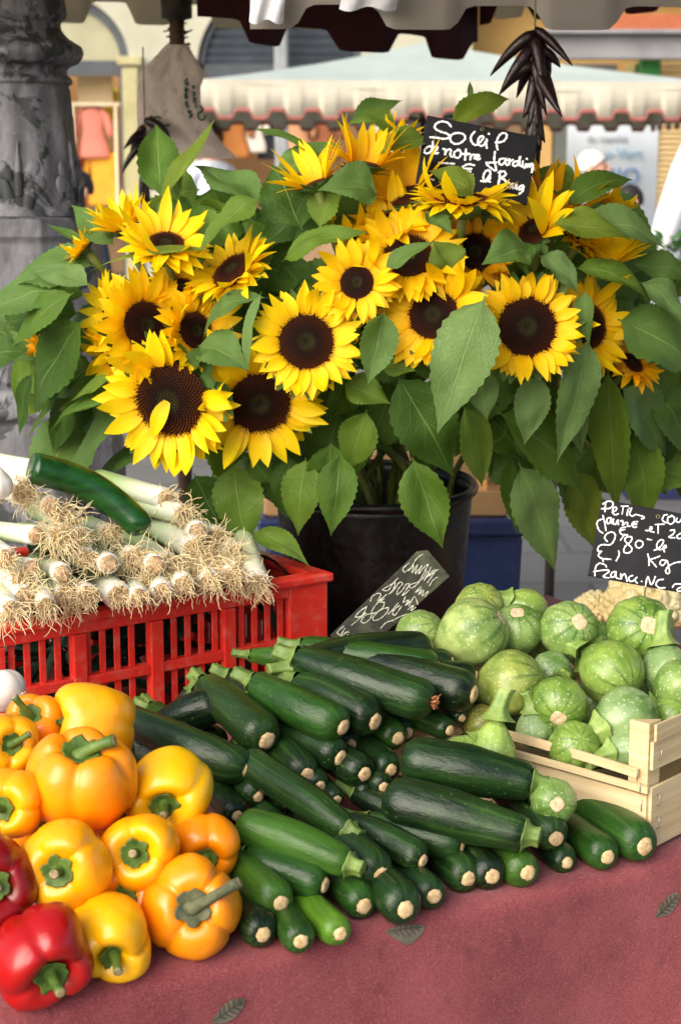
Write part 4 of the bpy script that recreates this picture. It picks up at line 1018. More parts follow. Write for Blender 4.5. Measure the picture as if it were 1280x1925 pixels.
SF = [ # px, py, R, rd, facing, label, colour, depth offset, seed, skip arcs, disc tint, el
 (576, 643, 108, 57, (.02, .02, 1), 'sunflower at the centre facing us squarely with an olive brown disc', PY, -.04, 1, None, (1.25, 1.2, 1, 1), .22, 22),
 (320, 752, 138, 74, (-.30, -.28, .85), 'drooping sunflower lowest at the left with two stray petals over its disc', PY, -.07, 2, [(15, 88)], (1.1, 1.1, .9, 1), .25, 21),
 (488, 757, 126, 64, (.12, -.42, .9), 'sunflower with a wide dark disc tucked under the central one', PY, -.02, 3, None, (.6, .5, .5, 1), .2, 22),
 (274, 612, 108, 50, (.52, .0, .8), 'sunflower turned to the right above the drooping one', PY2, -.02, 4, None, (.7, .55, .5, 1), .3, 20),
 (368, 622, 88, 40, (.62, .1, .75), 'smaller sunflower turned right beside the dark gap', PY2, .0, 5, None, (.6, .5, .5, 1), .32, 18),
 (312, 458, 92, 38, (.05, .68, .7), 'sunflower at upper left opening towards the sky', PY, .0, 6, None, (1, .9, .8, 1), .35, 16),
 (438, 508, 92, 46, (-.45, .55, .55), 'sunflower half hidden by a leaf, petals spread to the right', PY, .02, 7, None, (.8, .7, .7, 1), .3, 16),
 (671, 531, 82, 36, (-.15, .12, .95), 'small golden sunflower just above the central one', PY2, -.02, 8, None, (.6, .55, .5, 1), .25, 18),
 (768, 482, 108, 52, (-.08, .42, .85), 'sunflower with tall upright petals and a leaf across its disc', PY2, .01, 9, None, (.7, .6, .5, 1), .3, 19),
 (893, 474, 82, 42, (.05, .28, .9), 'shaded sunflower tied behind the curled leaves', PO, .05, 10, None, (.5, .4, .4, 1), .2, 17),
 (815, 592, 112, 52, (-.28, .12, .9), 'sunflower half covered by the big pale front leaf', PY2, -.02, 11, None, (.9, .8, .7, 1), .22, 20),
 (990, 615, 108, 60, (-.02, .04, 1), 'sunflower with the blackest disc and curled petals', PY2, -.04, 12, None, (.42, .3, .3, 1), .3, 20),
 (1108, 612, 100, 46, (.62, .05, .72), 'sunflower turned to the right at the right side of the bunch', PY2, .0, 13, None, (.8, .65, .6, 1), .25, 18),
 (1188, 682, 64, 26, (.45, .55, .65), 'small orange sunflower lowest on the right', PO, .02, 14, None, (.8, .6, .5, 1), .15, 15),
 (870, 376, 108, 54, (.03, .95, .32), 'wide open sunflower lying flat in front of the slate', PY, -.02, 15, None, (1.1, .9, .8, 1), .22, 18),
 (1002, 432, 96, 34, (-.45, .55, .65), 'sunflower right of the slate with few ragged petals', PY, .02, 16, [(180, 290)], (1, .8, .7, 1), .55, 9),
 (1046, 402, 92, 28, (.15, .9, .1), 'orange tinted sunflower seen from the side right of the slate', PO, .05, 17, [(200, 340)], (1, .8, .7, 1), 1.0, 16),
 (685, 310, 84, 30, (.1, .92, .12), 'sunflower at the top seen from the side left of the slate', PY2, .02, 18, [(200, 340)], (1, .8, .7, 1), 1.0, 16),
 (764, 366, 96, 34, (-.35, .72, .5), 'sunflower hugging the lower left edge of the slate', PY2, .06, 19, [(200, 320)], (.9, .7, .6, 1), .7, 16),
 (592, 345, 78, 26, (-.35, .8, .1), 'sunflower at upper middle partly behind a folded leaf', PY, .01, 20, [(220, 340)], (1, .8, .7, 1), .9, 14),
 (208, 588, 78, 30, (-.72, .05, .45), 'sunflower turned away to the left behind the right facing one', PY, .04, 21, None, (.8, .6, .5, 1), .25, 17),
 (205, 672, 74, 28, (-.6, -.45, .3), 'sunflower drooping at the far left edge of the bunch', PY2, .04, 22, None, (.8, .6, .5, 1), .2, 16),
 (340, 538, 66, 26, (.0, .6, .6), 'sunflower peeping up between two right facing ones', PY2, .04, 23, None, (.8, .6, .5, 1), .35, 15),
 (232, 428, 66, 24, (-.3, .85, .3), 'sunflower behind the upper left leaves, petals pointing up', PY, .03, 24, None, (.8, .6, .5, 1), .85, 13),
 (158, 468, 42, 16, (-.6, .5, .2), 'half open sunflower bud at the left above the big leaf', PY2, .04, 25, None, (.8, .6, .5, 1), .6, 11),
 (1128, 492, 80, 26, (.2, .8, .3), 'sunflower glimpsed between the right hand leaves', PY, .03, 26, [(200, 330)], (.8, .6, .5, 1), .9, 13),
 (70, 650, 26, 8, (-.6, .2, .5), 'tiny yellow sunflower bud among the far left leaves', PO, .05, 27, None, (.8, .6, .5, 1), .6, 9),
 (98, 715, 28, 9, (-.4, -.6, .5), 'tiny sunflower bud hanging between the lower left leaves', PO, .05, 28, None, (.8, .6, .5, 1), .6, 9),
 (752, 262, 50, 16, (.2, .9, .1), 'topmost sunflower bud behind the slate edge', PY2, .08, 29, None, (.8, .6, .5, 1), .6, 11),
 (735, 420, 84, 34, (-.2, .6, .7), 'sunflower squeezed behind the one with a leaf across its disc', PY2, .05, 31, None, (.8, .6, .5, 1), .3, 16),
 (1090, 450, 60, 22, (.4, .6, .5), 'sunflower showing a few petals between the upper right leaves', PY2, .05, 32, None, (.8, .6, .5, 1), .5, 13),
 (660, 430, 60, 22, (-.1, .7, .5), 'sunflower whose petals show just above the small golden one', PY2, .07, 33, None, (.8, .6, .5, 1), .4, 14),
 (1150, 390, 50, 16, (.4, .8, .2), 'sunflower bud behind the upper right leaf', PY2, .07, 30, None, (.8, .6, .5, 1), .6, 10),
]
for (px, py, R, rd, fc, lab, c_, do, sd, sk, dt, el, n) in SF:
    ex = [(100, 1.0, .35, .1, .9), (245, 1.15, .55, -.3, .0)] if sd == 2 else None
    sunflower(px, py, R, rd, fc, lab, c_, do, dt, n, sk, el, sd, ex, sep=.35 if sd == 2 else 0)
# --- leaves, one by one (base, tip, half width, ...)
F0 = (0, .3, 1)
for a in [
 (302, 372, 293, 222, 38, .06, .07, LG_[1], (.25, .1, 1), .02, .25), (300, 380, 404, 212, 21, .03, .04, LY, (-.5, .4, .8), -.04, .5),
 (490, 385, 362, 302, 42, .07, .08, LB, (.2, .8, .6), .05, .1), (568, 432, 512, 302, 54, .04, .05, LD, (.1, .4, 1), .03, .15),
 (600, 432, 655, 330, 36, .03, .02, LG_[2], (-.4, .4, .9), .1, .5), (530, 492, 692, 428, 36, .02, .0, LG_[0], (0, .7, .7), .10, .2),
 (405, 472, 160, 502, 17, -.03, -.02, LY, (0, .9, .5), .08, -.3), (490, 372, 372, 470, 32, .0, -.01, LG_[0], (-.2, .7, .7), .10, .1),
 (215, 462, 135, 377, 26, .03, .04, LB, (-.1, .3, 1), .0, .15), (165, 460, 88, 415, 9, .05, .06, LG_[1], (0, .6, .8), .0, .2),
 (178, 500, 15, 535, 46, .05, .02, LB, (0, .65, .75), .10, .15), (170, 538, 60, 503, 28, .0, -.01, LP, (.1, .5, .9), .05, .3),
 (135, 545, -40, 592, 44, .02, .0, LB, (0, .6, .8), .10, .2), (140, 550, 22, 645, 30, -.02, -.04, LG_[1], (-.2, .4, .9), .05, .2),
 (158, 600, 66, 760, 47, -.01, -.03, LD, (-.2, .15, 1), .06, .05), (-45, 668, 52, 655, 36, .02, .02, LD, (0, .4, .9), .03, .1),
 (62, 700, 38, 815, 20, .04, .04, LD, (-.4, .2, .9), .03, .2), (115, 735, 50, 820, 13, .04, .03, LG_[1], (-.3, .4, .8), .0, .3),
 (130, 745, 100, 842, 28, .05, .05, LD, (0, .2, 1), .0, .2), (205, 755, 90, 808, 20, -.03, -.05, LG_[1], (0, .6, .8), .06, .3),
 (240, 785, 122, 884, 38, .02, -.01, LB, (-.3, .5, .9), .04, .15), (212, 712, 130, 753, 17, .0, -.02, LG_[2], (0, .6, .7), .03, .2),
 (192, 620, 207, 590, 20, -.05, -.06, LB, (0, .2, 1), 0, .1), (150, 590, 10, 600, 40, .05, .05, LD, (0, .4, .9), .05, .1),
 (505, 560, 382, 632, 24, -.02, -.02, LB, (.1, .7, .7), .22, .4), (372, 650, 468, 692, 40, -.03, -.06, LB, (.1, .5, .9), .12, .3),
 (492, 548, 466, 696, 17, -.05, -.06, LP, (-.7, .2, .7), .05, .5), (402, 715, 440, 780, 16, -.05, -.08, LB, (0, .2, 1), .0, .1),
 (712, 368, 596, 352, 44, .0, -.03, LB, (-.1, .5, .9), .14, .35), (750, 248, 652, 228, 27, .06, .04, LG_[0], (0, .6, .8), .16, .3),
 (660, 235, 756, 182, 22, .07, .09, LB, (.1, .5, .8), .05, .3), (802, 262, 712, 285, 27, .03, .02, LG_[2], (0, .5, .8), .12, .2),
 (845, 240, 958, 178, 26, .07, .06, LY, (0, .4, .9), .10, .3), (884, 188, 883, 148, 5, .1, .1, LP, (0, .2, 1), 0, .2),
 (605, 305, 470, 232, 20, .03, .06, LG_[1], (.3, .7, .6), .06, .2), (520, 335, 645, 262, 28, .06, .06, LB, (0, .6, .8), .08, .2),
 (890, 372, 806, 316, 30, -.05, -.05, LY, (.2, .35, .9), .12, .35), (800, 398, 852, 438, 20, -.04, -.06, LB, (.2, .4, .9), .03, .3),
 (722, 505, 818, 448, 17, -.05, -.07, LB, (0, .5, .8), .05, .2), (852, 512, 812, 448, 34, -.02, -.02, LG_[2], (.1, .3, 1), .06, .15),
 (995, 470, 905, 492, 40, -.03, -.05, LB, (0, .4, .9), .10, .35), (965, 450, 990, 515, 26, -.02, -.04, LD, (.2, .3, 1), .05, .3),
 (1062, 390, 1190, 330, 30, .02, .0, LG_[1], (0, .55, .8), .12, .25), (1085, 348, 995, 320, 30, .06, .06, LG_[2], (0, .4, .9), .05, .15),
 (1095, 408, 1250, 460, 42, -.02, -.06, LP, (.1, .65, .7), .10, .15), (1035, 422, 1186, 444, 31, -.04, -.07, LY, (-.1, .6, .8), .08, .2),
 (1012, 480, 1085, 548, 30, -.02, -.04, LP, (.2, .5, .8), .12, .3), (1078, 505, 1220, 560, 34, -.01, -.04, LG_[0], (0, .7, .7), .14, .2),
 (1185, 498, 1310, 525, 34, .02, .0, LB, (0, .6, .8), .08, .2), (1200, 530, 1300, 625, 36, -.03, -.06, LP, (.3, .6, .7), .10, .2),
 (1160, 600, 1310, 690, 58, -.01, -.04, LB, (.15, .4, .9), .08, .1), (1098, 545, 1107, 645, 19, -.05, -.07, LB, (-.5, .3, .8), .04, .4),
 (912, 556, 822, 802, 54, -.09, -.14, LP, (-.1, .15, 1), .05, .08), (1105, 632, 1046, 858, 36, -.05, -.10, LP, (.25, .1, 1), .04, .2),
 (1058, 715, 1092, 845, 27, .0, -.03, LP, (.2, .1, 1), .03, .2), (1142, 690, 1160, 945, 36, -.01, -.02, LG_[0], (-.3, .1, 1), .04, .3),
 (1165, 725, 1250, 845, 42, -.01, -.03, LP, (0, .2, 1), .06, .15), (1220, 730, 1300, 850, 42, .02, .0, LG_[1], (.1, .3, 1), .06, .2),
 (1162, 860, 1320, 905, 44, .02, .0, LG_[0], (0, .4, .9), .08, .2), (935, 775, 1094, 908, 52, -.03, -.05, LG_[0], (.05, .3, 1), .06, .12),
 (975, 870, 1043, 1062, 42, -.03, -.03, LP, (.05, .15, 1), .03, .12), (962, 860, 972, 998, 22, .03, .05, LD, (-.5, .1, .8), .02, .3),
 (1072, 880, 1118, 1025, 36, .03, .04, LY, (.2, .1, 1), .02, .15), (745, 705, 852, 885, 54, -.02, -.06, LD, (-.1, .2, 1), .06, .2),
 (775, 860, 832, 1022, 42, -.06, -.08, LG_[1], (-.25, .15, 1), .05, .3), (722, 585, 690, 718, 34, -.04, -.07, LB, (.3, .2, 1), .05, .3),
 (718, 690, 782, 694, 18, -.02, -.04, LG_[0], (0, .4, 1), .05, .2), (645, 722, 734, 755, 30, -.02, -.04, LG_[0], (0, .4, 1), .08, .2),
 (622, 830, 612, 942, 38, -.02, -.05, LG_[1], (.15, .2, 1), .05, .15), (560, 872, 525, 926, 25, -.01, -.03, LG_[0], (0, .3, 1), .03, .2),
 (438, 870, 463, 1032, 42, -.05, -.09, LG_[0], (0, .2, 1), .05, .08), (470, 860, 512, 908, 22, -.03, -.05, LG_[1], (0, .3, 1), .03, .2),
 (898, 690, 915, 785, 28, -.02, -.05, LP, (0, .2, 1), .05, .2), (475, 1000, 582, 1058, 25, -.10, -.14, LG_[0], (0, .7, .7), .10, .2),
 (640, 850, 622, 1000, 34, -.06, -.09, LG_[1], (.1, .2, 1), .06, .2), (575, 860, 560, 1000, 34, -.04, -.07, LG_[0], (-.1, .2, 1), .05, .2), (870, 760, 905, 905, 34, -.05, -.07, LG_[2], (.2, .2, 1), .06, .2), (690, 770, 655, 880, 34, -.03, -.05, LG_[0], (0, .2, 1), .06, .2), (1010, 700, 985, 830, 30, -.03, -.06, LP, (0, .2, 1), .05, .2), (1190, 800, 1215, 980, 38, .0, -.01, LG_[0], (0, .2, 1), .05, .2),
 (545, 855, 538, 968, 30, -.02, -.04, LD, (0, .2, 1), .03, .2), (595, 850, 585, 955, 30, .0, -.02, LD, (.1, .2, 1), .03, .2), (515, 870, 560, 985, 28, -.01, -.02, LG_[1], (-.1, .2, 1), .03, .2),
 (365, 890, 425, 1010, 36, -.03, -.03, LD, (0, .3, 1), .0, .1), (300, 850, 180, 890, 34, .02, .0, LD, (0, .6, .8), .08, .1),
 (690, 830, 640, 900, 22, .02, .0, LG_[1], (0, .3, 1), .0, .2), (1040, 560, 1080, 640, 24, .05, .04, LD, (0, .3, 1), .0, .2),
 (1260, 760, 1290, 950, 30, .06, .06, LD, (0, .3, 1), .0, .2), (1255, 560, 1300, 480, 30, .05, .05, LG_[1], (0, .4, 1), .0, .2),
 (1215, 640, 1270, 760, 34, .03, .02, LG_[0], (0, .3, 1), .05, .2), (20, 620, 60, 560, 36, .06, .05, LD, (0, .4, 1), .0, .1),
]: leaf(a[0], a[1], a[2], a[3], a[4], a[5], a[6], a[7], a[8], a[9], a[10])
# inner foliage filling the bunch behind the flower heads
rl = random.Random(77); done = 0
while done < 105:
    x = rl.uniform(60, 1260); y = rl.uniform(300, 880)
    if ((x-680)/590)**2+((y-590)/300)**2 > 1: continue
    if y > 800 and 640 < x < 960: continue
    a = rl.uniform(0, 2*PI); L_ = rl.uniform(110, 190); dx, dy = L_*math.cos(a), L_*math.sin(a)*.8+35
    if ((x+dx-680)/610)**2+((y+dy-590)/320)**2 > 1: continue
    leaf(x, y, x+dx, y+dy, rl.uniform(34, 56), rl.uniform(.07, .16), rl.uniform(.06, .15), rl.choice([LD, LD, LG_[1], LG_[0], LB]), (rl.uniform(-.4, .4), rl.uniform(.0, .7), 1), rl.uniform(0, .1), rl.uniform(.05, .3)); done += 1

for (x0, x1, y0_, y1_, n_) in ((1040, 1290, 480, 860, 36), (40, 230, 540, 800, 16), (460, 660, 820, 900, 7), (330, 480, 330, 420, 6), (880, 1010, 700, 830, 6)):
    for _ in range(n_):
        x = rl.uniform(x0, x1); y = rl.uniform(y0_, y1_); a = rl.uniform(-.6, .6)+(0 if x > 680 else PI); L_ = rl.uniform(100, 170)
        dx, dy = L_*math.cos(a)*.7, L_*abs(math.sin(a))*.6+rl.uniform(20, 90)
        if x < 300: dx = max(dx, -x+20)
        leaf(x, y, x+dx*.8, y+dy, rl.uniform(38, 58), rl.uniform(.08, .18), rl.uniform(.07, .16), rl.choice([LG_[1], LG_[0], LG_[2], LB, LP]), (rl.uniform(-.4, .4), rl.uniform(.0, .7), 1), rl.uniform(0, .14), rl.uniform(-.1, .35))
# ------------------------------------------------------------------ black bucket
be = empty('bucket', 'black plastic florist bucket holding the sunflowers', 'bucket', V((BK_C.x, BK_C.y, TZ+.003)))
bh = BK_C.z-TZ-.003; r1 = BK_R; r0 = BK_R*.84
m = MB(); m.lathe([(0, .002), (r0-.004, .0), (r0, .004), (r0+(r1-r0)*.5, bh*.5), (r1-.004, bh-.018), (r1-.004, bh-.004), (r1-.007, bh-.004), (r1-.008, bh-.018), (r0-.004, .008), (0, .007)], 64)
m.build('wall', M_black, be)
m = MB(); m.lathe([(r1-.006, bh-.005), (r1, bh-.010), (r1+.004, bh-.008), (r1+.006, bh-.002), (r1+.003, bh+.003), (r1-.002, bh+.004), (r1-.006, bh+.001), (r1-.006, bh-.005)], 64); m.build('rim', M_black, be)
be.rotation_euler = (R_(3), 0, 0)
# ------------------------------------------------------------------ price slates with handwriting
def slate(label, corners, p0, n, th, mat, inkmat, strokes, org, scl, wpx, spike, spikemat=None, holes=()):
    n = n.normalized(); q = [onplane(x, y, p0, n) for x, y in corners]; c = sum(q, V())/len(q)
    e = empty('price_slate', label, 'price sign', c, 'handwritten price slates')
    m = MB(); k_ = len(q); m.add([*q, *[p-n*th for p in q]], [tuple(range(k_)), tuple(range(2*k_-1, k_-1, -1))]+[(i, (i+1) % k_, k_+(i+1) % k_, k_+i) for i in range(k_)])
    m.build('board', mat, e, False, loc=c, bevel=.0012)
    m = MB(); hw = wpx
    for s in strokes:
        wv = hw
        pts = smooth_line([onplane(org[0]+x/scl, org[1]+y/scl, p0+n*.0007, n) for x, y in s], 5)
        if len(pts) == 1: pts = [pts[0], pts[0]+RT*pxm(pts[0])*1.2]
        o = len(m.v); k_ = len(pts)
        for i, p in enumerate(pts):
            t = (pts[min(i+1, k_-1)]-pts[max(i-1, 0)])
            t = t.normalized() if t.length > 1e-9 else RT; sd = n.cross(t)*(wv*pxm(p)*.5*(1+.32*math.sin(i*.33+len(m.v))))
            m.v += [p-sd, p-sd*.5+n*.0003, p+sd*.5+n*.0003, p+sd]; m.uv += [(0, 0)]*4
        for i in range(k_-1):
            for j in range(3): a = o+i*4+j; m.f.append((a, a+1, a+5, a+4))
        for ii in (0, k_-1):                              # round the stroke ends
            p = pts[ii]; rr = wv*pxm(p)*.5; t = (pts[1]-pts[0]) if ii == 0 else (pts[-2]-pts[-1]); t = -(t.normalized() if t.length > 1e-9 else RT); sd = n.cross(t)
            o = len(m.v); m.v.append(p+n*.0002); m.uv.append((0, 0))
            for j in range(7): a = -PI/2+PI*j/6; m.v.append(p+n*.0001+t*(rr*math.cos(a))+sd*(rr*math.sin(a))); m.uv.append((0, 0))
            m.f += [(o, o+1+j, o+2+j) for j in range(6)]
    m.build('handwriting', inkmat, e, loc=c)
    for (x, y) in holes:
        p = onplane(x, y, p0+n*.0004, n); q2 = basis(n, RT); m = MB()
        m.tube([p+q2 @ V((.0022*math.cos(2*PI*j/12), .0022*math.sin(2*PI*j/12), 0)) for j in range(13)], .0006, 5, False); m.build('eyelet', M_eyelet, e, loc=c)
    if spike:
        m = MB(); m.tube(spike, .0011, 6); m.build('spike', spikemat or M_steel, e, loc=c)
    return e
M_eyelet = simple('brass_eyelet', srgb(120, 112, 80), srgb(150, 140, 104), 60, .4, 0, metal=.7)
S1 = [[(380,185),(350,150),(290,140),(240,165),(235,205),(290,235),(350,255),(365,285),(320,300),(250,290),(190,285)],
 [(430,245),(385,265),(375,310),(410,345),(465,340),(510,300),(500,260),(450,245),(410,252)],
 [(600,235),(570,270),(565,310),(590,350),(620,355),(660,320),(682,285),(660,275),(635,300),(632,345),(660,365),(690,350),(715,300),(706,345),(712,385)],[(730,252),(733,256)],
 [(812,400),(803,345),(815,290),(850,250),(890,252),(895,285),(860,325),(792,335)],
 [(215,385),(180,370),(142,395),(140,430),(180,430),(205,395),(215,325),(206,395),(225,420),(258,385),(240,368),(225,400),(235,435),(262,430)],
 [(308,393),(330,402),(326,452),(332,425),(355,400),(380,402),(374,450),(395,468)],
 [(455,400),(412,425),(415,465),(450,475),(475,440),(460,405),(440,402)],
 [(520,398),(515,450),(510,495)],[(470,440),(555,440)],
 [(560,492),(566,460),(590,445),(606,455),(598,482),(622,476),(642,455),(622,448),(612,475),(630,492),(650,482)],
 [(787,420),(781,500),(795,560),(795,595),(750,570),(706,525),(745,520),(800,518)],
 [(868,482),(832,490),(825,525),(850,540),(880,512),(890,478),(885,520),(900,545)],[(905,498),(925,490),(915,545),(924,512),(952,495)],
 [(1000,505),(962,515),(955,545),(985,550),(1008,510),(1022,460),(1012,535),(1030,552)],[(1045,508),(1040,560)],[(1080,484),(1083,487)],
 [(1060,570),(1078,530),(1085,562),(1105,530),(1110,560),(1128,530),(1138,545),(1128,610)],
 [(270,522),(340,526),(410,531)],[(595,545),(540,535),(490,560),(466,598),(490,630),(540,642),(580,632)],[(497,575),(570,578)],[(500,605),(560,604)],
 [(658,690),(700,690),(745,625),(730,592),(700,602),(680,650),(690,690),(720,690),(745,660),(730,648),(716,680),(742,698)],
 [(835,600),(830,660),(815,740)],[(820,612),(870,600),(886,635),(842,665),(880,680),(886,720),(850,745)],
 [(906,710),(900,740),(925,755),(940,730),(915,708)],[(952,715),(946,755),(975,750),(985,718),(986,765)],[(1045,730),(1012,745),(1015,772),(1045,752),(1052,730),(1045,780),(1010,812)],
 [(220,680),(170,665),(135,655),(150,636),(192,640)]]
c1 = P(900, 300, 2.27)
slate('black slate reading Soleil de notre Jardin standing among the sunflowers', [(803, 216), (1011, 257), (990, 385), (780, 345)], c1, cdir(-.05, .28, 1), .004, M_slate, M_chalk, S1, (770, 200), 4.923, 4.0,
      [onplane(895, 300, c1-cdir(-.05, .28, 1)*.006, cdir(-.05, .28, 1)), P(880, 500, 2.42), P(820, 800, 2.5)], holes=[(906, 243)])
S2 = [[(320,160),(318,220),(312,282)],[(285,185),(350,150),(405,160),(415,200),(370,240),(268,245)],[(405,290),(455,262),(455,228),(420,235),(410,290),(440,322),(482,310)],
 [(545,225),(530,310)],[(520,213),(605,212)],[(602,260),(592,330)],[(620,238),(623,242)],[(650,238),(625,310),(660,340),(700,318),(752,330),(802,346),(805,365),(775,372)],
 [(287,330),(310,420),(325,520)],[(285,375),(230,395),(212,440),(240,520),(285,552)],
 [(390,360),(346,366),(336,420),(365,432),(395,370),(398,430)],[(422,375),(416,430),(448,440),(476,385),(482,445)],[(510,400),(540,400),(536,455),(575,420),(600,427),(596,465),(632,466)],
 [(725,408),(672,415),(655,450),(680,480),(712,475)],[(660,445),(715,440)],
 [(572,478),(520,490),(500,530),(530,572),(600,578)],[(505,522),(562,508)],[(562,570),(510,642)],
 [(342,660),(308,612),(340,560),(400,540),(442,570),(430,640),(380,700),(285,700),(235,722),(222,780),(270,785),(228,830),(270,872),(385,886)],
 [(485,778),(492,830),(455,905)],[(283,890),(292,912)],
 [(650,600),(592,602),(562,640),(600,690),(650,740),(640,790),(580,806),(550,780),(572,720),(630,670),(656,625),(640,600)],[(740,645),(704,672),(705,720),(745,742),(790,710),(785,662),(735,645)],
 [(850,630),(900,640)],[(935,772),(1000,740),(1052,670),(1040,638),(1000,650),(968,700),(980,750),(1010,762),(1080,740),(1082,708),(1052,728),(1065,790)],
 [(855,818),(870,890),(870,962)],[(1005,845),(940,872),(885,890),(920,930),(962,980)],
 [(1092,900),(1030,897),(1008,940),(1050,962),(1098,905),(1122,1000),(1130,1050),(1100,1067),(1080,1030),(1120,970),(1200,930),(1280,915)],
 [(1100,320),(1060,330),(1040,390),(1090,422)],[(1160,330),(1110,360),(1110,420),(1150,440),(1190,400),(1180,342),(1130,347)],[(1222,365),(1216,410),(1258,412),(1292,360),(1296,422),(1320,430)],
 [(828,520),(880,520),(910,490),(890,475),(880,522),(932,542)],[(985,440),(985,555)],[(950,445),(1062,440)],[(1140,520),(1190,515),(1182,560),(1122,605),(1195,612)],[(1262,560),(1225,590),(1240,622),(1290,612),(1310,570),(1270,556)],
 [(185,1095),(186,1040),(202,970),(250,935),(320,960),(328,982)],[(170,1040),(272,1025)],[(283,1025),(350,1020),(360,1045),(290,1105),(362,1120)],
 [(442,1040),(396,1060),(390,1110),(430,1102),(455,1042),(450,1110),(490,1132)],[(512,1070),(516,1140),(530,1095),(562,1070),(580,1110),(592,1162)],[(662,1090),(620,1110),(620,1155),(662,1162),(722,1108),(692,1150),(722,1188)],[(775,1163),(778,1166)],
 [(825,1225),(855,1105),(900,1210),(950,1105)],[(1050,1140),(990,1150),(958,1200),(1000,1247),(1072,1246)],[(1285,1200),(1200,1200),(1168,1240)],[(1290,1235),(1230,1262),(1240,1292),(1295,1280)]]
c2 = P(1200, 1030, 2.08)
slate('black slate reading Petits jaune et 2,80 le Kg above the courgettes', [(1130, 938), (1318, 972), (1300, 1118), (1104, 1082)], c2, cdir(-.1, .18, 1), .004, M_slate, M_chalk, S2, (1090, 920), 6.737, 2.6,
      [onplane(1213, 1098, c2-cdir(-.1, .18, 1)*.005, cdir(-.1, .18, 1)), P(1209, 1140, 2.1), P(1206, 1300, 2.12)], holes=[(1236, 971)])
S3 = [[(955,110),(900,150),(850,230),(790,272),(776,240),(830,190)],[(830,260),(872,210),(858,282),(910,200),(888,292),(952,210),(918,292),(970,230),(1010,200),(978,262),(930,352),(905,385),(862,420),(836,412),(846,388),(900,370),(955,335),(1000,262)],
 [(1032,230),(1000,300),(968,352),(1030,280),(1080,250),(1042,312),(1000,372)],[(1092,320),(1050,350),(1018,402)],[(1010,310),(1100,250)],
 [(728,330),(680,380),(640,440),(586,437),(640,402),(702,372),(680,440),(640,480),(690,440),(740,370),(772,380),(730,432),(720,482),(770,440),(802,388),(832,390),(768,492),(832,440)],
 [(475,540),(490,500),(540,470),(572,482),(540,542),(600,500)],[(622,480),(560,540),(536,560),(602,520)],[(440,590),(372,640),(335,690),(400,672),(440,590)],[(432,650),(300,765)],
 [(600,550),(540,560),(490,630),(480,690),(430,742),(388,730),(430,670),(520,650),(590,600),(602,550)],[(640,600),(570,622),(500,690),(510,722),(570,700),(630,642),(640,600)],
 [(730,560),(680,620),(640,662)],[(742,580),(680,640),(700,672),(762,590)],[(570,792),(620,740),(680,720),(760,680),(852,650)],
 [(940,410),(888,462),(950,430),(918,482),(970,440),(948,492),(1012,450),(978,502)],[(800,500),(778,552),(830,530),(798,582),(850,540),(828,592),(880,500),(912,570)],[(820,620),(872,580),(848,632),(892,600)],
 [(230,770),(168,830),(200,852),(240,790),(198,872),(252,830),(272,830)],[(218,950),(262,850),(270,912),(312,850)],[(402,910),(340,960),(328,1002),(370,992),(382,960)],[(400,940),(440,925),(462,932),(408,1012)],[(440,960),(500,965),(525,940)],[(385,985),(440,960)]]
c3_ = P(735, 1130, 2.02)
n3 = cdir(.12, .35, .9)
slate('olive worn board with faded chalk leaning in front of the bucket', [(620, 1194), (763, 1057), (783, 1036), (804, 1033), (846, 1083), (700, 1212), (672, 1231)], c3_, n3, .003, M_slate2, M_chalk2, S3, (600, 1020), 4.923, 1.9,
      [onplane(645, 1212, c3_+n3*.0005, n3), P(610, 1248, 1.985), P(575, 1284, 1.97)])

# ------------------------------------------------------------------ things standing behind the table
bb = empty('storage_bin', 'navy blue plastic bin behind the black bucket', 'bin', P(735, 1050, 3.0)*1)
bb.location.z = 0; bc = bb.location.copy()
zt = P(900, 962, 2.9).z
def taper(m, c, sx0, sy0, sx1, sy1, z0, z1):
    v = [V((c.x+x*sx0/2, c.y+y*sy0/2, z0)) for x, y in ((-1, -1), (1, -1), (1, 1), (-1, 1))]+[V((c.x+x*sx1/2, c.y+y*sy1/2, z1)) for x, y in ((-1, -1), (1, -1), (1, 1), (-1, 1))]
    m.add(v, [(3, 2, 1, 0), (4, 5, 6, 7), (0, 1, 5, 4), (1, 2, 6, 5), (2, 3, 7, 6), (3, 0, 4, 7)])
m = MB(); taper(m, bc, .38, .26, .44, .32, 0, zt-.03); m.build('body', M_blue, bb, False, loc=bc, bevel=.008)
m = MB(); taper(m, bc, .46, .34, .465, .345, zt-.03, zt); m.build('rim', M_blue, bb, False, loc=bc, bevel=.006)
wb = empty('wooden_crate', 'orange brown wooden crate standing on the navy bin', 'crate', V((bc.x, bc.y, zt+.002)))
CH2 = P(900, 852, 2.85).z-zt-.002
m = MB()
for k_, (z0, z1) in enumerate(((.002, CH2*.40), (CH2*.58, CH2))):
    for y in (-.15, .15):
        m = MB(); m.box((-.014, y, (z0+z1)/2), .41, .008, z1-z0); m.build('side_board', M_poplar2, wb, False, bevel=.0015)
    for x in (-.219, .191):
        m = MB(); m.box((x, 0, (z0+z1)/2), .008, .285, z1-z0); m.build('side_board', M_poplar2, wb, False, bevel=.0015)
for x in (-.2, .172):
    for y in (-.135, .135): m = MB(); m.box((x, y, CH2/2), .025, .02, CH2-.003); m.build('corner_post', M_poplar2, wb, False, bevel=.0015)
m = MB(); m.box((-.014, 0, .0), .40, .29, .0035); m.build('base_board', M_poplar2, wb, False)
pp = P(1032, 1100, 3.6); pe = empty('steel_post', 'thin dark steel leg standing on the paving behind the crate', 'post', V((pp.x, pp.y, 0)))
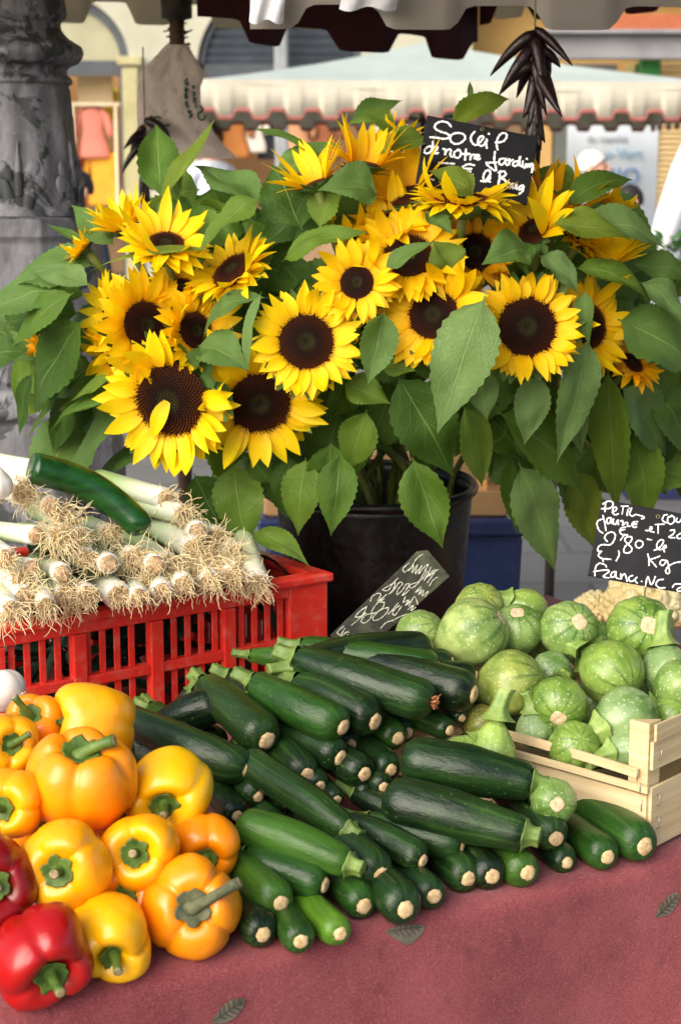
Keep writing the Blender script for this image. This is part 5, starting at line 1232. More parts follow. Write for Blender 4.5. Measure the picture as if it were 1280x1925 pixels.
m = MB(); m.tube([(0, 0, .012), (0, 0, 1.05)], .011, 12); m.build('tube', M_dark, pe); m = MB(); m.lathe([(0, .012), (.03, .012), (.032, .006), (.032, 0), (0, 0)], 20); m.build('foot', M_dark, pe)
# printed cartons on the paving, far right
M_nav = simple('navy_carton', srgb(22, 26, 64), srgb(36, 40, 86), 10, .6, .1); M_drk = simple('dark_carton', srgb(26, 30, 30), srgb(44, 50, 44), 10, .6, .1); M_brn = simple('brown_carton', srgb(150, 112, 74), srgb(172, 134, 92), 10, .8, .1)
M_rl = simple('red_print', srgb(190, 40, 24), srgb(214, 62, 34), 30, .6, 0); M_gl = simple('green_print', srgb(30, 96, 54), srgb(44, 120, 70), 30, .6, 0); M_wl = simple('white_print', srgb(206, 206, 206), srgb(224, 224, 224), 30, .6, 0)
def carton(px, py, d, w_, h_, mat, label, prints, dp=.3):
    p = P(px, py, d); p.z = 0; e = empty('carton', label, 'carton', p, 'cartons on the paving')
    m = MB(); m.box((0, dp/2, h_/2), w_, dp, h_); m.build('box', mat, e, False, bevel=.004)
    for (x, z, sx, sz, mm, kind) in prints:
        m = MB()
        if kind == 'text':
            n = 6
            for i in range(n): m.box((x-sx/2+sx*(i+.5)/n, -.0015, z+.012*(i % 2)), sx/n*.72, .003, sz*(.7+.3*(i % 3)/2))
        elif kind == 'blob':
            m.ball((x, -.001, z+sz*.28), sx*.36, 8, 12, (1, .012, 1.3)); m.ball((x+.01, -.001, z-sz*.10), sx*.42, 8, 12, (1, .012, 1.2)); m.ball((x-sx*.2, -.001, z+sz*.5), sx*.14, 6, 8, (1, .02, 1.8)); m.ball((x+sx*.12, -.001, z+sz*.52), sx*.14, 6, 8, (1, .02, 1.8))
        else: m.box((x, -.0015, z), sx, .003, sz)
        m.build('print', mm, e, False)
    return e
carton(1248, 943, 7.6, .34, .20, M_nav, 'navy carton on the paving with white shape and red lettering', [(-.10, .11, .09, .14, M_wl, 'blob'), (.05, .08, .16, .035, M_rl, 'text'), (.05, .15, .12, .025, M_rl, 'text'), (.145, .08, .04, .04, M_gl, 'plain')])
carton(1150, 935, 7.9, .28, .24, M_drk, 'dark carton with an orange patch left of the navy carton', [(.0, .17, .12, .05, M_rl, 'plain'), (.02, .10, .13, .04, M_gl, 'plain')])
carton(1265, 860, 8.6, .45, .62, M_brn, 'tall brown carton stack behind the navy carton', [])
# small carton/box between bucket and crate
# ------------------------------------------------------------------ cast iron column on its stone base, far left
cb = P(42, 405, 3.3); cpos = V((cb.x, cb.y, 0)); ce_ = empty('cast_iron_column', 'ornate cast iron lamp column with peeling grey paint', 'lamp post', cpos)
u = 3.3/F*1.01
def zc(py): return P(42, py, 3.3).z
prof = [(y, r) for y, r in ((-60, 88), (-20, 86), (8, 90), (30, 92), (45, 82), (60, 84), (78, 100), (88, 114), (98, 118), (108, 116), (120, 106), (128, 92), (140, 90), (150, 98), (158, 98), (164, 92), (200, 94), (260, 100), (330, 108), (380, 115), (395, 119), (404, 122))]
m = MB()
def flu(a, z):
    py = 962.5-F*math.tan(math.atan2(z-1.45, 3.3)+PITCH); k_ = 1
    if 164 < py < 392: k_ = 1+.022*math.cos(12*a)+.02*max(0, math.cos(6*a+.4))*math.sin((py-164)/22)
    if 76 < py < 122: k_ = 1+.025*abs(math.cos(14*a))
    return k_*(1+.018*nz((math.cos(a)*4, math.sin(a)*4, z*24)))
pr = smooth_line([V((r*u, zc(y), 0)) for y, r in prof], 4)
m.lathe([(p.x, p.y) for p in pr], 96, (0, 0, 0), flu); m.build('shaft', M_col, ce_)
m = MB()                                                   # acanthus relief: leaf shaped lobes climbing each face
for kf in range(6):
    a0 = 2*PI*kf/6-.35-PI/2+.5
    for (py, rr, hw, hh) in ((372, 114, .20, 34), (345, 110, .15, 30), (318, 107, .11, 26), (352, 112, .34, 22), (325, 108, .27, 22), (296, 104, .06, 30)):
        for sg in ((-1, 1) if hw > .18 else (0,)):
            a = a0+sg*hw*.8; c_ = V((math.cos(a)*rr*u*1.0, math.sin(a)*rr*u*1.0, zc(py))); t = V((-math.sin(a), math.cos(a), 0)); n_ = V((math.cos(a), math.sin(a), 0))
            o = len(m.v); nu, nv = 6, 10
            for i in range(nu+1):
                for j in range(nv):
                    f = PI*i/nu; g_ = 2*PI*j/nv
                    m.v.append(c_+t*(hw*rr*u*.5*math.sin(f)*math.cos(g_)+sg*.006*math.cos(f))+n_*(.006*math.sin(f)*math.sin(g_))+V((0, 0, hh*u*math.cos(f)))); m.uv.append((0, 0))
            for i in range(nu):
                for j in range(nv): a_ = o+i*nv+j; b_ = o+i*nv+(j+1) % nv; m.f.append((a_, b_, b_+nv, a_+nv))
m.build('relief', M_col, ce_)
m = MB(); pb = [(404, 118), (408, 150), (440, 152), (452, 146), (470, 150), (520, 152), (560, 154), (640, 156), (652, 172), (700, 176), (716, 168), (735, 176), (760, 180), (775, 172), (800, 176), (860, 184), (1400, 190)]
pz = [(max(.0, P(42, y, 3.3).z), r*u) for y, r in pb]; pz[-1] = (0.0, 190*u)
m.lathe([(r, z) for z, r in pz], 8, (0, 0, 0), None); o = m.build('pedestal', M_col, ce_, False, bevel=.004); o.rotation_euler.z = R_(22.5)

# ------------------------------------------------------------------ parasol with maroon valance, its pole, the paper bag, chilli strings
M_mar = m_canvas('maroon_canvas', srgb(58, 14, 18), srgb(78, 20, 24), .1); M_crm = m_canvas('cream_canvas', srgb(214, 200, 168), srgb(228, 218, 190), .25); M_wht = m_canvas('white_canvas', srgb(186, 178, 168), srgb(206, 198, 188), .15); M_pal = m_canvas('pale_green_canvas', srgb(196, 208, 200), srgb(212, 222, 214), .3)
M_trim = simple('pink_trim', srgb(150, 84, 76), srgb(172, 104, 94), 20, .8, 0)
def valance(m, A, B, ztop, zlow, depth, period, th=.004, phase=0., trim=None, out=None, drop=.0, wav=.012):
    """scalloped strip from A to B (world, z ignored), hanging from ztop; scallops 'depth' deep above zlow."""
    A = V((A.x, A.y, 0)); B = V((B.x, B.y, 0)); L = (B-A).length; d = (B-A)/L; n = V((d.y, -d.x, 0)); N_ = int(L/period*20); o = len(m.v); ot = len(trim.v) if trim else 0
    for i in range(N_+1):
        x = L*i/N_; ph = (x/period+phase) % 1.0; s = .5-.5*math.tanh(4.5*math.cos(2*PI*ph))/math.tanh(4.5); zb = zlow+depth*s
        p = A+d*x+n*(wav*math.sin(x*9+phase*5)); q = p+n*(wav*1.5*math.sin(x*14))
        for r_, z in ((p, ztop), (q, zb), (q-n*th, zb), (p-n*th, ztop)): m.v.append(V((r_.x, r_.y, z))); m.uv.append((0, 0))
        if trim:
            for r_, dz in ((q+n*.003, .022), (q+n*.004, -.004), (q-n*(th+.002), -.004), (q-n*(th+.001), .022)): trim.v.append(V((r_.x, r_.y, zb+dz))); trim.uv.append((0, 0))
    for i in range(N_):
        for j in range(4):
            f = (i*4+j, i*4+(j+1) % 4, (i+1)*4+(j+1) % 4, (i+1)*4+j); m.f.append(tuple(o+k_ for k_ in f))
            if trim: trim.f.append(tuple(ot+k_ for k_ in f))
def pyramid(m, cs, apex, th=.006, sag=.0):
    n = len(cs); K = 8
    for k_ in range(n):
        a, b = cs[k_], cs[(k_+1) % n]
        def fn(u, v, dz=0): e = a+(b-a)*v; p = e+(apex-e)*u; p.z -= sag*4*v*(1-v)*(1-u)*1.0+sag*.6*4*u*(1-u); return p
        m.grid(lambda u, v: fn(u, v), K, K); m.grid(lambda u, v: fn(u, v)-V((0, 0, th)), K, K)
# maroon parasol: we look at the inside of its far edge; its pole stands outside the picture on the right
E1 = P(366, 30, 3.55); E2 = P(900, 90, 4.2); dE = (E2-E1); dE.z = 0; sz = dE.length; dE.normalize(); nE = V((dE.y, -dE.x, 0))
C4 = [V((p.x, p.y, 1.90)) for p in (E1, E1+dE*sz, E1+dE*sz+nE*2.4, E1+nE*2.4)]; ctr = (C4[0]+C4[2])/2; ctr.z = 2.4; mb_ = V((ctr.x, ctr.y, 0))
pm = empty('parasol', 'maroon parasol, inside of its scalloped edge in deep shade', 'parasol', mb_)
m = MB(); pyramid(m, C4, ctr); m.build('canopy', M_mar, pm, loc=mb_)
m = MB(); valance(m, C4[0], C4[1], 1.91, P(640, 95, 3.85).z, .045, .30, phase=.35); m.build('valance', M_mar, pm, loc=mb_)
m = MB(); valance(m, C4[1], C4[2], 1.91, 1.80, .04, .225); valance(m, C4[2], C4[3], 1.91, 1.80, .04, .225); m.build('valance', M_mar, pm, loc=mb_)
m = MB(); m.tube([V((0, 0, .0)), V((0, 0, 2.35))], .018, 12); m.build('pole', M_dark, pm)
# cream parasol on the brown pole
pol = P(333, 60, 3.9); pol.z = 0
pk = empty('parasol', 'cream parasol on a brown pole, struts meeting at a dark hub', 'parasol', pol)
hw_ = 1.05; ra = R_(20); C7 = [V((pol.x+hw_*1.41*math.cos(ra+PI/4+k_*PI/2), pol.y+hw_*1.41*math.sin(ra+PI/4+k_*PI/2), 2.12)) for k_ in range(4)]
m = MB(); pyramid(m, C7, V((pol.x, pol.y, 2.6))); m.build('canopy', M_crm, pk, loc=pol)
for k_ in range(4): m = MB(); valance(m, C7[k_], C7[(k_+1) % 4], 2.13, P(200, 26, 4.6).z, .06, .235, phase=.4); m.build('valance', M_crm, pk, loc=pol)
m = MB(); m.tube([(0, 0, .0), (0, 0, 2.58)], .017, 16); m.build('pole', simple('brown_pole', srgb(84, 66, 52), srgb(112, 92, 76), 30, .4, .1, metal=.4), pk)
m = MB(); zh = P(333, 12, 3.9).z; m.lathe([(.016, zh-.03), (.034, zh-.025), (.036, zh+.03), (.016, zh+.035)], 20); m.build('rib_hub', M_dark, pk)
for c_ in [*C7, *[(C7[k_]+C7[(k_+1) % 4])/2 for k_ in range(4)]]:
    m = MB(); t_ = (c_-pol)*.5; t_.z = 2.3; m.tube([V((0, 0, zh)), t_], .009, 8); m.build('strut', M_dark, pk)
m = MB(); rs = random.Random(3)
for _ in range(60):
    z = zh-rs.uniform(.03, .12); a = rs.uniform(0, 6.28); d_ = V((math.cos(a), math.sin(a), rs.uniform(-.6, .5))); p = V((math.cos(a)*.016, math.sin(a)*.016, z)); m.tube([p, p+d_*rs.uniform(.006, .02)], .0018, 5)
m.build('string_binding', M_dark, pk)
M_flap = simple('bleached_canvas', srgb(186, 186, 192), srgb(206, 206, 210), 12, .9, .3, 40, .004)
# white parasol over the stall: only its far scalloped edge is in the picture
W0 = P(470, 20, 2.7); W1 = W0+V((2.1, .12, 0)); wd = (W1-W0); wd.z = 0; ws = wd.length; wd.normalize(); wn = V((wd.y, -wd.x, 0))
C5 = [V((p.x, p.y, 1.92)) for p in (W0, W1, W1+wn*1.2, W0+wn*1.2)]; wc_ = (C5[0]+C5[2])/2; wc_.z = 2.45; wl = V((wc_.x, wc_.y, 0))
pw = empty('parasol', 'greyish white stall parasol whose scalloped edge hangs across the top', 'parasol', wl)
m = MB(); pyramid(m, C5, wc_); m.build('canopy', M_wht, pw, loc=wl)
m = MB(); valance(m, C5[0], C5[1], 1.93, P(900, 56, 2.72).z, .036, .245, phase=.93, wav=.005); m.build('valance', M_wht, pw, loc=wl)
m = MB(); valance(m, C5[1], C5[2], 1.93, P(900, 40, 2.72).z, .05, .245); valance(m, C5[3], C5[0], 1.93, P(900, -160, 2.72).z, .03, .245); m.build('valance', M_wht, pw, loc=wl)
for (xa, xb, yb) in ((470, 536, 41), (640, 750, 17)):
    m = MB(); o0 = P(xa, -40, 2.66)
    for dz_ in (0, .003): m.grid(lambda u_, v_: P(xa+(xb-xa)*(v_*.97+.03*math.sin(u_*4)), -40+(yb+40+5*math.sin(v_*9))*u_, 2.66+dz_+.006*math.sin(v_*11+u_*3)), 8, 10)
    m.build('frayed_flap', M_flap, pw, loc=wl)
m = MB(); m.tube([V((1.16, .1, 0)), V((1.16, .1, 2.3))], .02, 12); o = m.build('pole', M_dark, pw)
# paper bag hung on the brown pole
bag = P(325, 200, 3.80); bge = empty('paper_bag', 'crumpled grey paper bag with green print hung on the parasol pole', 'paper bag', bag)
rows = [(84, 312, 352), (100, 298, 362), (118, 280, 374), (138, 262, 386), (165, 258, 377), (195, 257, 378), (225, 258, 392), (252, 260, 404), (272, 262, 420), (286, 264, 436), (298, 300, 446)]
M_bag = simple('grey_paper', srgb(204, 186, 174), srgb(226, 210, 198), 8, .8, .6, 14, .03)
m = MB(); ny = 30; nx = 16
for face in (-1, 1):
    o = len(m.v)
    for i in range(ny+1):
        t = i/ny*(len(rows)-1); k_ = min(int(t), len(rows)-2); f = t-k_; y, xl, xr = [rows[k_][q]+(rows[k_+1][q]-rows[k_][q])*f for q in range(3)]
        for j in range(nx+1):
            s = j/nx; x = xl+(xr-xl)*s; th = .022*math.sin(PI*s)**.6*(.3+.7*i/ny)+.002
            cr_ = .016*(abs(nz((s*2.6+.3, i/ny*3.1, 3)))+.6*abs(nz((s*6, i/ny*6, 8))))
            m.v.append(P(x, y, 3.80+face*th+cr_-.02)); m.uv.append((s, i/ny))
    for i in range(ny):
        for j in range(nx): a = o+i*(nx+1)+j; m.f.append((a, a+1, a+nx+2, a+nx+1))
bgo = m.build('paper', M_bag, bge, loc=bag)
bt = BVHTree.FromPolygons(m.v, m.f); M_grn = simple('green_ink', srgb(36, 92, 58), srgb(48, 108, 70), 60, .8, 0)
SB = [[(650,470),(630,500),(660,520),(628,530)],[(625,560),(655,575),(625,590),(655,600)],[(620,620),(650,630),(622,645),(655,660),(625,670)],[(630,700),(655,710),(632,725),(660,745),(640,760)],[(655,790),(690,800),(660,815)],[(670,850),(700,830),(680,862)],
 [(700,550),(722,545),(705,570)],[(700,600),(730,620),(705,640)],[(712,660),(735,670),(715,690),(742,710)],[(730,735),(745,750)],
 [(840,740),(800,715),(780,745),(810,770),(845,770),(850,790),(800,790),(760,820),(765,860),(800,885),(830,860),(820,835)],[(280,840),(310,860),(350,850),(390,865)],[(410,950),(440,935),(480,938)],[(965,990),(985,1020),(975,985)]]
m = MB()
for s in SB:
    q = []
    for x, y in s:
        d_ = ray(230+x/5.333, 60+y/5.333); h = bt.ray_cast(CAM, d_)
        if h[0]: q.append(h[0]-d_.normalized()*.002)
    if len(q) > 1: m.tube(smooth_line(q, 4), .0022, 6)
m.build('print', M_grn, bge, loc=bag)
# strings of dried chillies
def chilli_string(px, y0, y1, d, n, label, seed, ln=.075, spread=.24):
    top = P(px, y0, d); bot = P(px, y1, d); e = empty('chilli_string', label, 'chilli string', top, 'strings of dried chillies'); rs = random.Random(seed)
    m = MB(); m.tube([top+V((0, 0, .14)), top, (top+bot)/2+V((.004, 0, 0)), bot], .0016, 6); m.build('cord', simple('jute_cord', srgb(120, 116, 70), srgb(150, 144, 96), 60, .8, 0), e, loc=top)
    for i in range(n):
        t = (i+.5)/n; p = top+(bot-top)*(.03+t*.74); a = i*2.4+rs.uniform(-.6, .6); up_ = t < .42
        sp = rs.uniform(.7, 1.3)*spread if up_ else rs.uniform(.12, .4)*spread
        d_ = V((math.cos(a)*sp*1.5, math.sin(a)*sp*.8, -rs.uniform(.05, .55) if up_ else -1)).normalized(); L_ = ln*rs.uniform(.75, 1.25); bx = V((rs.uniform(-.25, .25), rs.uniform(-.25, .25), -.35 if up_ else rs.uniform(-.1, .1)))*L_
        pts = [p+d_*L_*k_/7+bx*(k_/7)**2 for k_ in range(8)]; r_ = rs.uniform(.0075, .0115)
        m = MB(); m.tube(pts, [r_*.5, r_*.95, r_, r_*.95, r_*.85, r_*.66, r_*.42, r_*.1], 10); m.build('chilli', M_chili, e, loc=top)
    return e
chilli_string(1005, 42, 300, 2.62, 26, 'string of dark dried chillies hanging under the white parasol edge', 3, .058)
chilli_string(272, 215, 390, 3.75, 12, 'string of dried chillies hanging behind the paper bag', 8, .07, .3)

# ------------------------------------------------------------------ background parasol on the square
pb_ = P(760, 300, 13.0); pb_.z = 0
pq = empty('parasol', 'pale green white market parasol with pink edged scallops across the square', 'parasol', pb_)
zE = P(700, 166, 13).z; zA = P(800, 95, 13.0).z; hw = 2.1
ya = R_(12); xd = V((math.cos(ya), math.sin(ya), 0)); yd = V((-math.sin(ya), math.cos(ya), 0))
ctr = V((P(800, 100, 13).x, 13.3, zA+.08)); A1 = P(372, 170, 12.6); A2 = P(1420, 170, 12.6)
hw = (A2-A1).x/2; mid_ = (A1+A2)/2
C6 = [V((mid_.x-hw, 11.9, zE)), V((mid_.x+hw, 12.3, zE-.02)), V((mid_.x+hw-.3, 15.2, zE)), V((mid_.x-hw-.3, 15.0, zE))]
m = MB(); pyramid(m, C6, ctr, .01, .05); m.build('canopy', M_pal, pq, loc=pb_)
M_val = m_canvas('aged_cream_canvas', srgb(192, 184, 164), srgb(206, 200, 182), .12)
m = MB(); tr_ = MB(); zl = P(700, 226, 12.1).z
for k_ in range(4): valance(m, C6[k_], C6[(k_+1) % 4], zE+.005, zl, .055, .24, .006, k_*.3, tr_, wav=.004)
va = m.build('valance', M_val, pq, loc=pb_); tr_.build('trim', M_trim, pq, loc=pb_)
m = MB(); px_ = ctr-pb_; m.tube([V((px_.x, px_.y, 0)), V((px_.x, px_.y, zA))], .025, 12); m.build('pole', M_dark, pq)
for c_ in C6: m = MB(); m.tube([V((px_.x, px_.y, zA-.5)), (c_-pb_)*.5+V((px_.x, px_.y, 0))*.5+V((0, 0, .02+zE*.5-.05))], .012, 8); m.build('strut', M_dark, pq)
# ------------------------------------------------------------------ buildings across the square
D0 = 24.0
def fx(px, d=D0): return P(px, 300, d).x
def fz(py, d=D0): return P(640, py, d).z
M_cream = simple('cream_render', srgb(170, 168, 148), srgb(186, 184, 164), 2, .9, .2, 12, .01)
M_pier = simple('yellow_limestone', srgb(164, 156, 112), srgb(182, 174, 132), 3, .9, .2, 12, .01)
M_shut = simple('grey_shutter', srgb(74, 82, 92), srgb(92, 100, 110), 4, .6, 0); M_frame = simple('dark_frame', srgb(56, 62, 68), srgb(70, 76, 82), 4, .5, 0)
M_ochre = simple('ochre_render', srgb(206, 164, 92), srgb(222, 184, 116), 2, .9, .2, 12, .01); M_terra = simple('terracotta_board', srgb(160, 86, 54), srgb(180, 104, 68), 3, .8, .1)
M_greyb = simple('grey_fascia', srgb(126, 126, 130), srgb(146, 146, 150), 3, .7, 0); M_greyp = simple('pale_grey_paint', srgb(128, 134, 136), srgb(148, 152, 154), 3, .6, 0)
M_inner = simple('shop_interior', srgb(186, 148, 112), srgb(212, 184, 150), 1.2, .8, 0); M_wdoor = simple('oak_joinery', srgb(120, 84, 52), srgb(150, 108, 70), 3, .6, 0)
M_glass = Mt('shop_glass').set(Base_Color=srgb(200, 206, 206), Roughness=.08, Alpha=.22).m
ZT0 = 9.0
bA = V((fx(300), D0, 0)); ba = empty('building', 'cream rendered building with two arched shop fronts', 'building', bA)
def wall_arch(m, x0, x1, cx, zs, r, zt, y, th=.45, foot=0.):
    """solid wall between x0 and x1 with an arched opening of radius r centred at cx, springing at zs."""
    def prism(xa, xb, za0, zb0, z1): 
        v = [V((xa, y, za0)), V((xb, y, zb0)), V((xb, y, z1)), V((xa, y, z1))]; v += [p+V((0, th, 0)) for p in v]
        m.add(v, [(0, 1, 2, 3), (7, 6, 5, 4), (0, 4, 5, 1), (2, 6, 7, 3)])
    prism(x0, cx-r, 0, 0, zt); prism(cx+r, x1, 0, 0, zt); n = 28
    for i in range(n):
        a, b = PI-PI*i/n, PI-PI*(i+1)/n; prism(cx+r*math.cos(a), cx+r*math.cos(b), zs+r*math.sin(a), zs+r*math.sin(b), zt)
    for sx in (-1, 1): m.add([(cx+sx*r, y, 0), (cx+sx*r, y+th, 0), (cx+sx*r, y+th, zs), (cx+sx*r, y, zs)], [(0, 1, 2, 3)])
pxu = 24.2/F
cl_, zl_, rl_ = fx(128), fz(118), 116*pxu; cr_, zr_, rr_ = fx(527), fz(130), 150*pxu
m = MB(); wall_arch(m, fx(-260)-20, fx(312), cl_, zl_, rl_, ZT0, D0); wall_arch(m, fx(312), fx(884), cr_, zr_, rr_, ZT0, D0); m.build('wall', M_cream, ba, False, loc=bA)
for x_ in (250, 5):
    m = MB(); m.box((fx(x_), D0-.05, zl_/2-.03), .22, .10, zl_-.07); m.build('pilaster', M_pier, ba, False, loc=bA, bevel=.02)
    m = MB(); m.box((fx(x_), D0-.07, zl_+.02), .34, .14, .12); m.build('capital', M_pier, ba, False, loc=bA, bevel=.02)
def arch_ring(name, cx, zs, r, w_, mat, y0, y1):
    m = MB(); n = 40
    for i in range(n+1):
        a = PI*i/n
        for (q, y) in ((r, y0), (r-w_, y0), (r-w_, y1), (r, y1)): m.v.append(V((cx+q*math.cos(a), y, zs+q*math.sin(a)))); m.uv.append((0, 0))
    for i in range(n):
        for j in range(4): m.f.append((i*4+j, i*4+(j+1) % 4, (i+1)*4+(j+1) % 4, (i+1)*4+j))
    return m.build(name, mat, ba, False, loc=bA)
arch_ring('window_frame', cl_, zl_, rl_-.005, .13, M_frame, D0+.16, D0+.28)
m = MB(); m.box((cl_, D0+.22, zl_-.06), 2*rl_-.02, .14, .2); m.box((cl_+rl_-.09, D0+.22, (zl_-.16)/2), .14, .12, zl_-.17); m.box((cl_-rl_+.09, D0+.22, (zl_-.16)/2), .14, .12, zl_-.17); m.build('window_frame', M_frame, ba, False, loc=bA)
M_fan = simple('dim_fanlight', srgb(150, 146, 116), srgb(172, 168, 136), 1.5, .35, 0)
m = MB(); n = 30; v = [V((cl_, D0+.24, zl_+.04))]+[V((cl_+(rl_-.1)*math.cos(PI*i/n), D0+.24, zl_+.04+(rl_-.14)*math.sin(PI*i/n))) for i in range(n+1)]
m.add(v, [(0, i+1, i+2) for i in range(n)]); m.build('fanlight', M_fan, ba, False, loc=bA)
arch_ring('shutter_frame', cr_, zr_, rr_-.005, .09, M_frame, D0+.10, D0+.22)
m = MB(); k_ = 0; z = zr_+.12
while z < zr_+rr_-.1:
    hwid = math.sqrt(max(0, (rr_-.09)**2-(z-zr_)**2)); m.box((cr_, D0+.17, z), 2*hwid, .02, .11, Matrix.Rotation(R_(38), 3, 'X')); z += .118
m.build('louvre_shutter', M_shut, ba, False, loc=bA)
m = MB(); n = 30; v = [V((cr_, D0+.26, zr_))]+[V((cr_+(rr_-.02)*math.cos(PI*i/n), D0+.26, zr_+(rr_-.02)*math.sin(PI*i/n))) for i in range(n+1)]; m.add(v, [(0, i+1, i+2) for i in range(n)]); m.build('shutter_back', M_frame, ba, False, loc=bA)
m = MB(); m.box((cr_, D0+.20, zr_-.01), 2*rr_-.02, .2, .17); m.build('window_frame', M_frame, ba, False, loc=bA)
m = MB(); m.box((fx(531), D0-.25, 2.6), .19, .12, 5.2); o = m.build('pipe', M_greyp, ba, False, loc=bA, bevel=.04)
# shop rooms behind the arches
m = MB()
for cx_, r_ in ((cl_, rl_), (cr_, rr_)):
    m.box((cx_, D0+2.2, 1.75), 2*r_+1.2, .06, 3.5); m.box((cx_-r_-.6, D0+1.35, 1.75), .06, 1.6, 3.5); m.box((cx_+r_+.6, D0+1.35, 1.75), .06, 1.6, 3.5)
m.build('shop_room', M_inner, ba, False, loc=bA)
M_lit = Mt('lit_shop_lamp'); M_lit.set(Base_Color=(1, .8, .5, 1), Emission_Color=(1, .78, .5, 1), Emission_Strength=2.6); M_lit = M_lit.m
m = MB()
for cx_, r_ in ((cl_, rl_), (cr_, rr_)): m.box((cx_, D0+1.3, 3.2), r_*1.7, .3, .04); m.box((cx_+.2, D0+1.7, 3.2), r_*1.5, .2, .04)
m.build('shop_light', M_lit, ba, False, loc=bA)
def garment(px, py, hpx, d, colr, label, sleeves=True, cat='garment'):
    p = P(px, py, d); s = hpx*d/F; e = empty('garment', label, cat, p, 'clothes in the arched shop'); mt = simple('cloth_'+label.split()[0], colr, tuple(min(1, c*1.25) for c in colr[:3])+(1,), 3, .9, .3, 8, .02)
    m = MB()
    def body(u, v):
        a = 2*PI*v; w_ = s*(.20+.10*u+.03*math.sin(u*9)); return V((w_*math.cos(a)*(.45 if u < .04 else 1), .10*s*math.sin(a), s*(.5-u)))
    m.grid(body, 14, 20, True, True, True); m.build('body', mt, e)
    if sleeves:
        for sg in (-1, 1):
            m = MB(); m.tube([V((sg*s*.16, 0, s*.44)), V((sg*s*.27, 0, s*.34)), V((sg*s*.33, 0, s*.06)), V((sg*s*.35, 0, -s*.08))], [s*.06, s*.075, s*.07, s*.06], 10); m.build('sleeve', mt, e)
    m = MB(); m.tube([V((-s*.18, 0, s*.47)), V((0, 0, s*.53)), V((s*.18, 0, s*.47))], .012, 6); m.tube([V((0, 0, s*.53)), V((.03, 0, s*.58)), V((0, 0, s*.62))], .008, 6); m.build('hanger', M_dark, e)
    return e
garment(176, 250, 90, D0+.8, srgb(214, 132, 116), 'pink shirt hanging in the left arched shop')
garment(196, 335, 100, D0+.9, srgb(216, 160, 52), 'mustard top hanging below the pink shirt')
garment(162, 330, 110, D0+1.1, srgb(190, 96, 84), 'coral dress hanging beside the mustard top', False)
garment(205, 195, 60, D0+1.3, srgb(196, 192, 60), 'lime top hanging high in the arched shop')
m = MB(); ps = P(180, 172, D0+1.0); e_ = empty('shop_sign', 'cream hanging panel above the pink shirt in the shop', 'sign', ps); m.box((0, 0, 0), .5, .05, .42); m.build('panel', simple('cream_panel', srgb(232, 206, 160), srgb(240, 220, 180), 3, .7, 0), e_, False, bevel=.01); m = MB(); m.tube([(-.2, 0, .21), (-.2, 0, .9)], .01, 6); m.tube([(.2, 0, .21), (.2, 0, .9)], .01, 6); m.build('cord', M_dark, e_)
m = MB(); ps = P(178, 196, D0+.7); e_ = empty('shop_shelf', 'bright display shelf across the left arched shop', 'shelf', ps); m.box((0, .1, 0), .75, .3, .05); m.box((-.3, .1, -.9), .04, .3, 1.75); m.box((.3, .1, -.9), .04, .3, 1.75); m.build('board', simple('pale_shelf', srgb(246, 226, 186), srgb(250, 236, 206), 3, .6, 0), e_, False, bevel=.008)
for i, (x, y, h_, c_, lb) in enumerate([(440, 250, 90, (190, 120, 60), 'orange tunic in the louvred shop right of the paper bag'), (475, 245, 80, (238, 228, 214), 'white blouse in the louvred shop next to the orange tunic'), (515, 250, 95, (36, 38, 44), 'black jacket in the middle of the louvred shop'), (560, 250, 85, (206, 150, 110), 'peach jumper in the louvred shop'), (610, 255, 90, (150, 90, 60), 'brown cardigan at the far end of the louvred shop'), (410, 160, 55, (226, 160, 104), 'apricot scarf hung high in the louvred shop')]):
    garment(x, y, h_, D0+.7+.1*(i % 3), srgb(*c_), lb, i != 5)
# ochre building with terracotta board, grey fascia and shop fronts
bO = V((fx(1080), D0+.4, 0)); bo = empty('building', 'ochre building with grey shop fascia and terracotta board', 'building', bO); y0 = D0+.4
m = MB(); m.box(((fx(884)+fx(1700)+20)/2, y0+.4, 6.6), fx(1700)+20-fx(884), .5, 5.0); m.box(((fx(884)+fx(1700)+20)/2, y0+1.2, 2.0), fx(1700)+20-fx(884), .3, 4.2); m.build('wall', M_ochre, bo, False, loc=bO)
m = MB(); m.box(((fx(1138)+fx(1500))/2, y0+.02, (fz(22)+fz(53))/2), fx(1500)-fx(1138), .22, fz(22)-fz(53)); m.build('terracotta_board', M_terra, bo, False, loc=bO, bevel=.01)
m = MB(); m.box(((fx(1010)+fx(1600))/2, y0-.1, (fz(54)+fz(62))/2), fx(1600)-fx(1010), .5, fz(54)-fz(62)); m.box(((fx(1012)+fx(1600))/2, y0, (fz(62.5)+fz(108))/2), fx(1600)-fx(1012), .3, fz(62.5)-fz(108)); m.build('fascia', M_greyb, bo, False, loc=bO, bevel=.01)
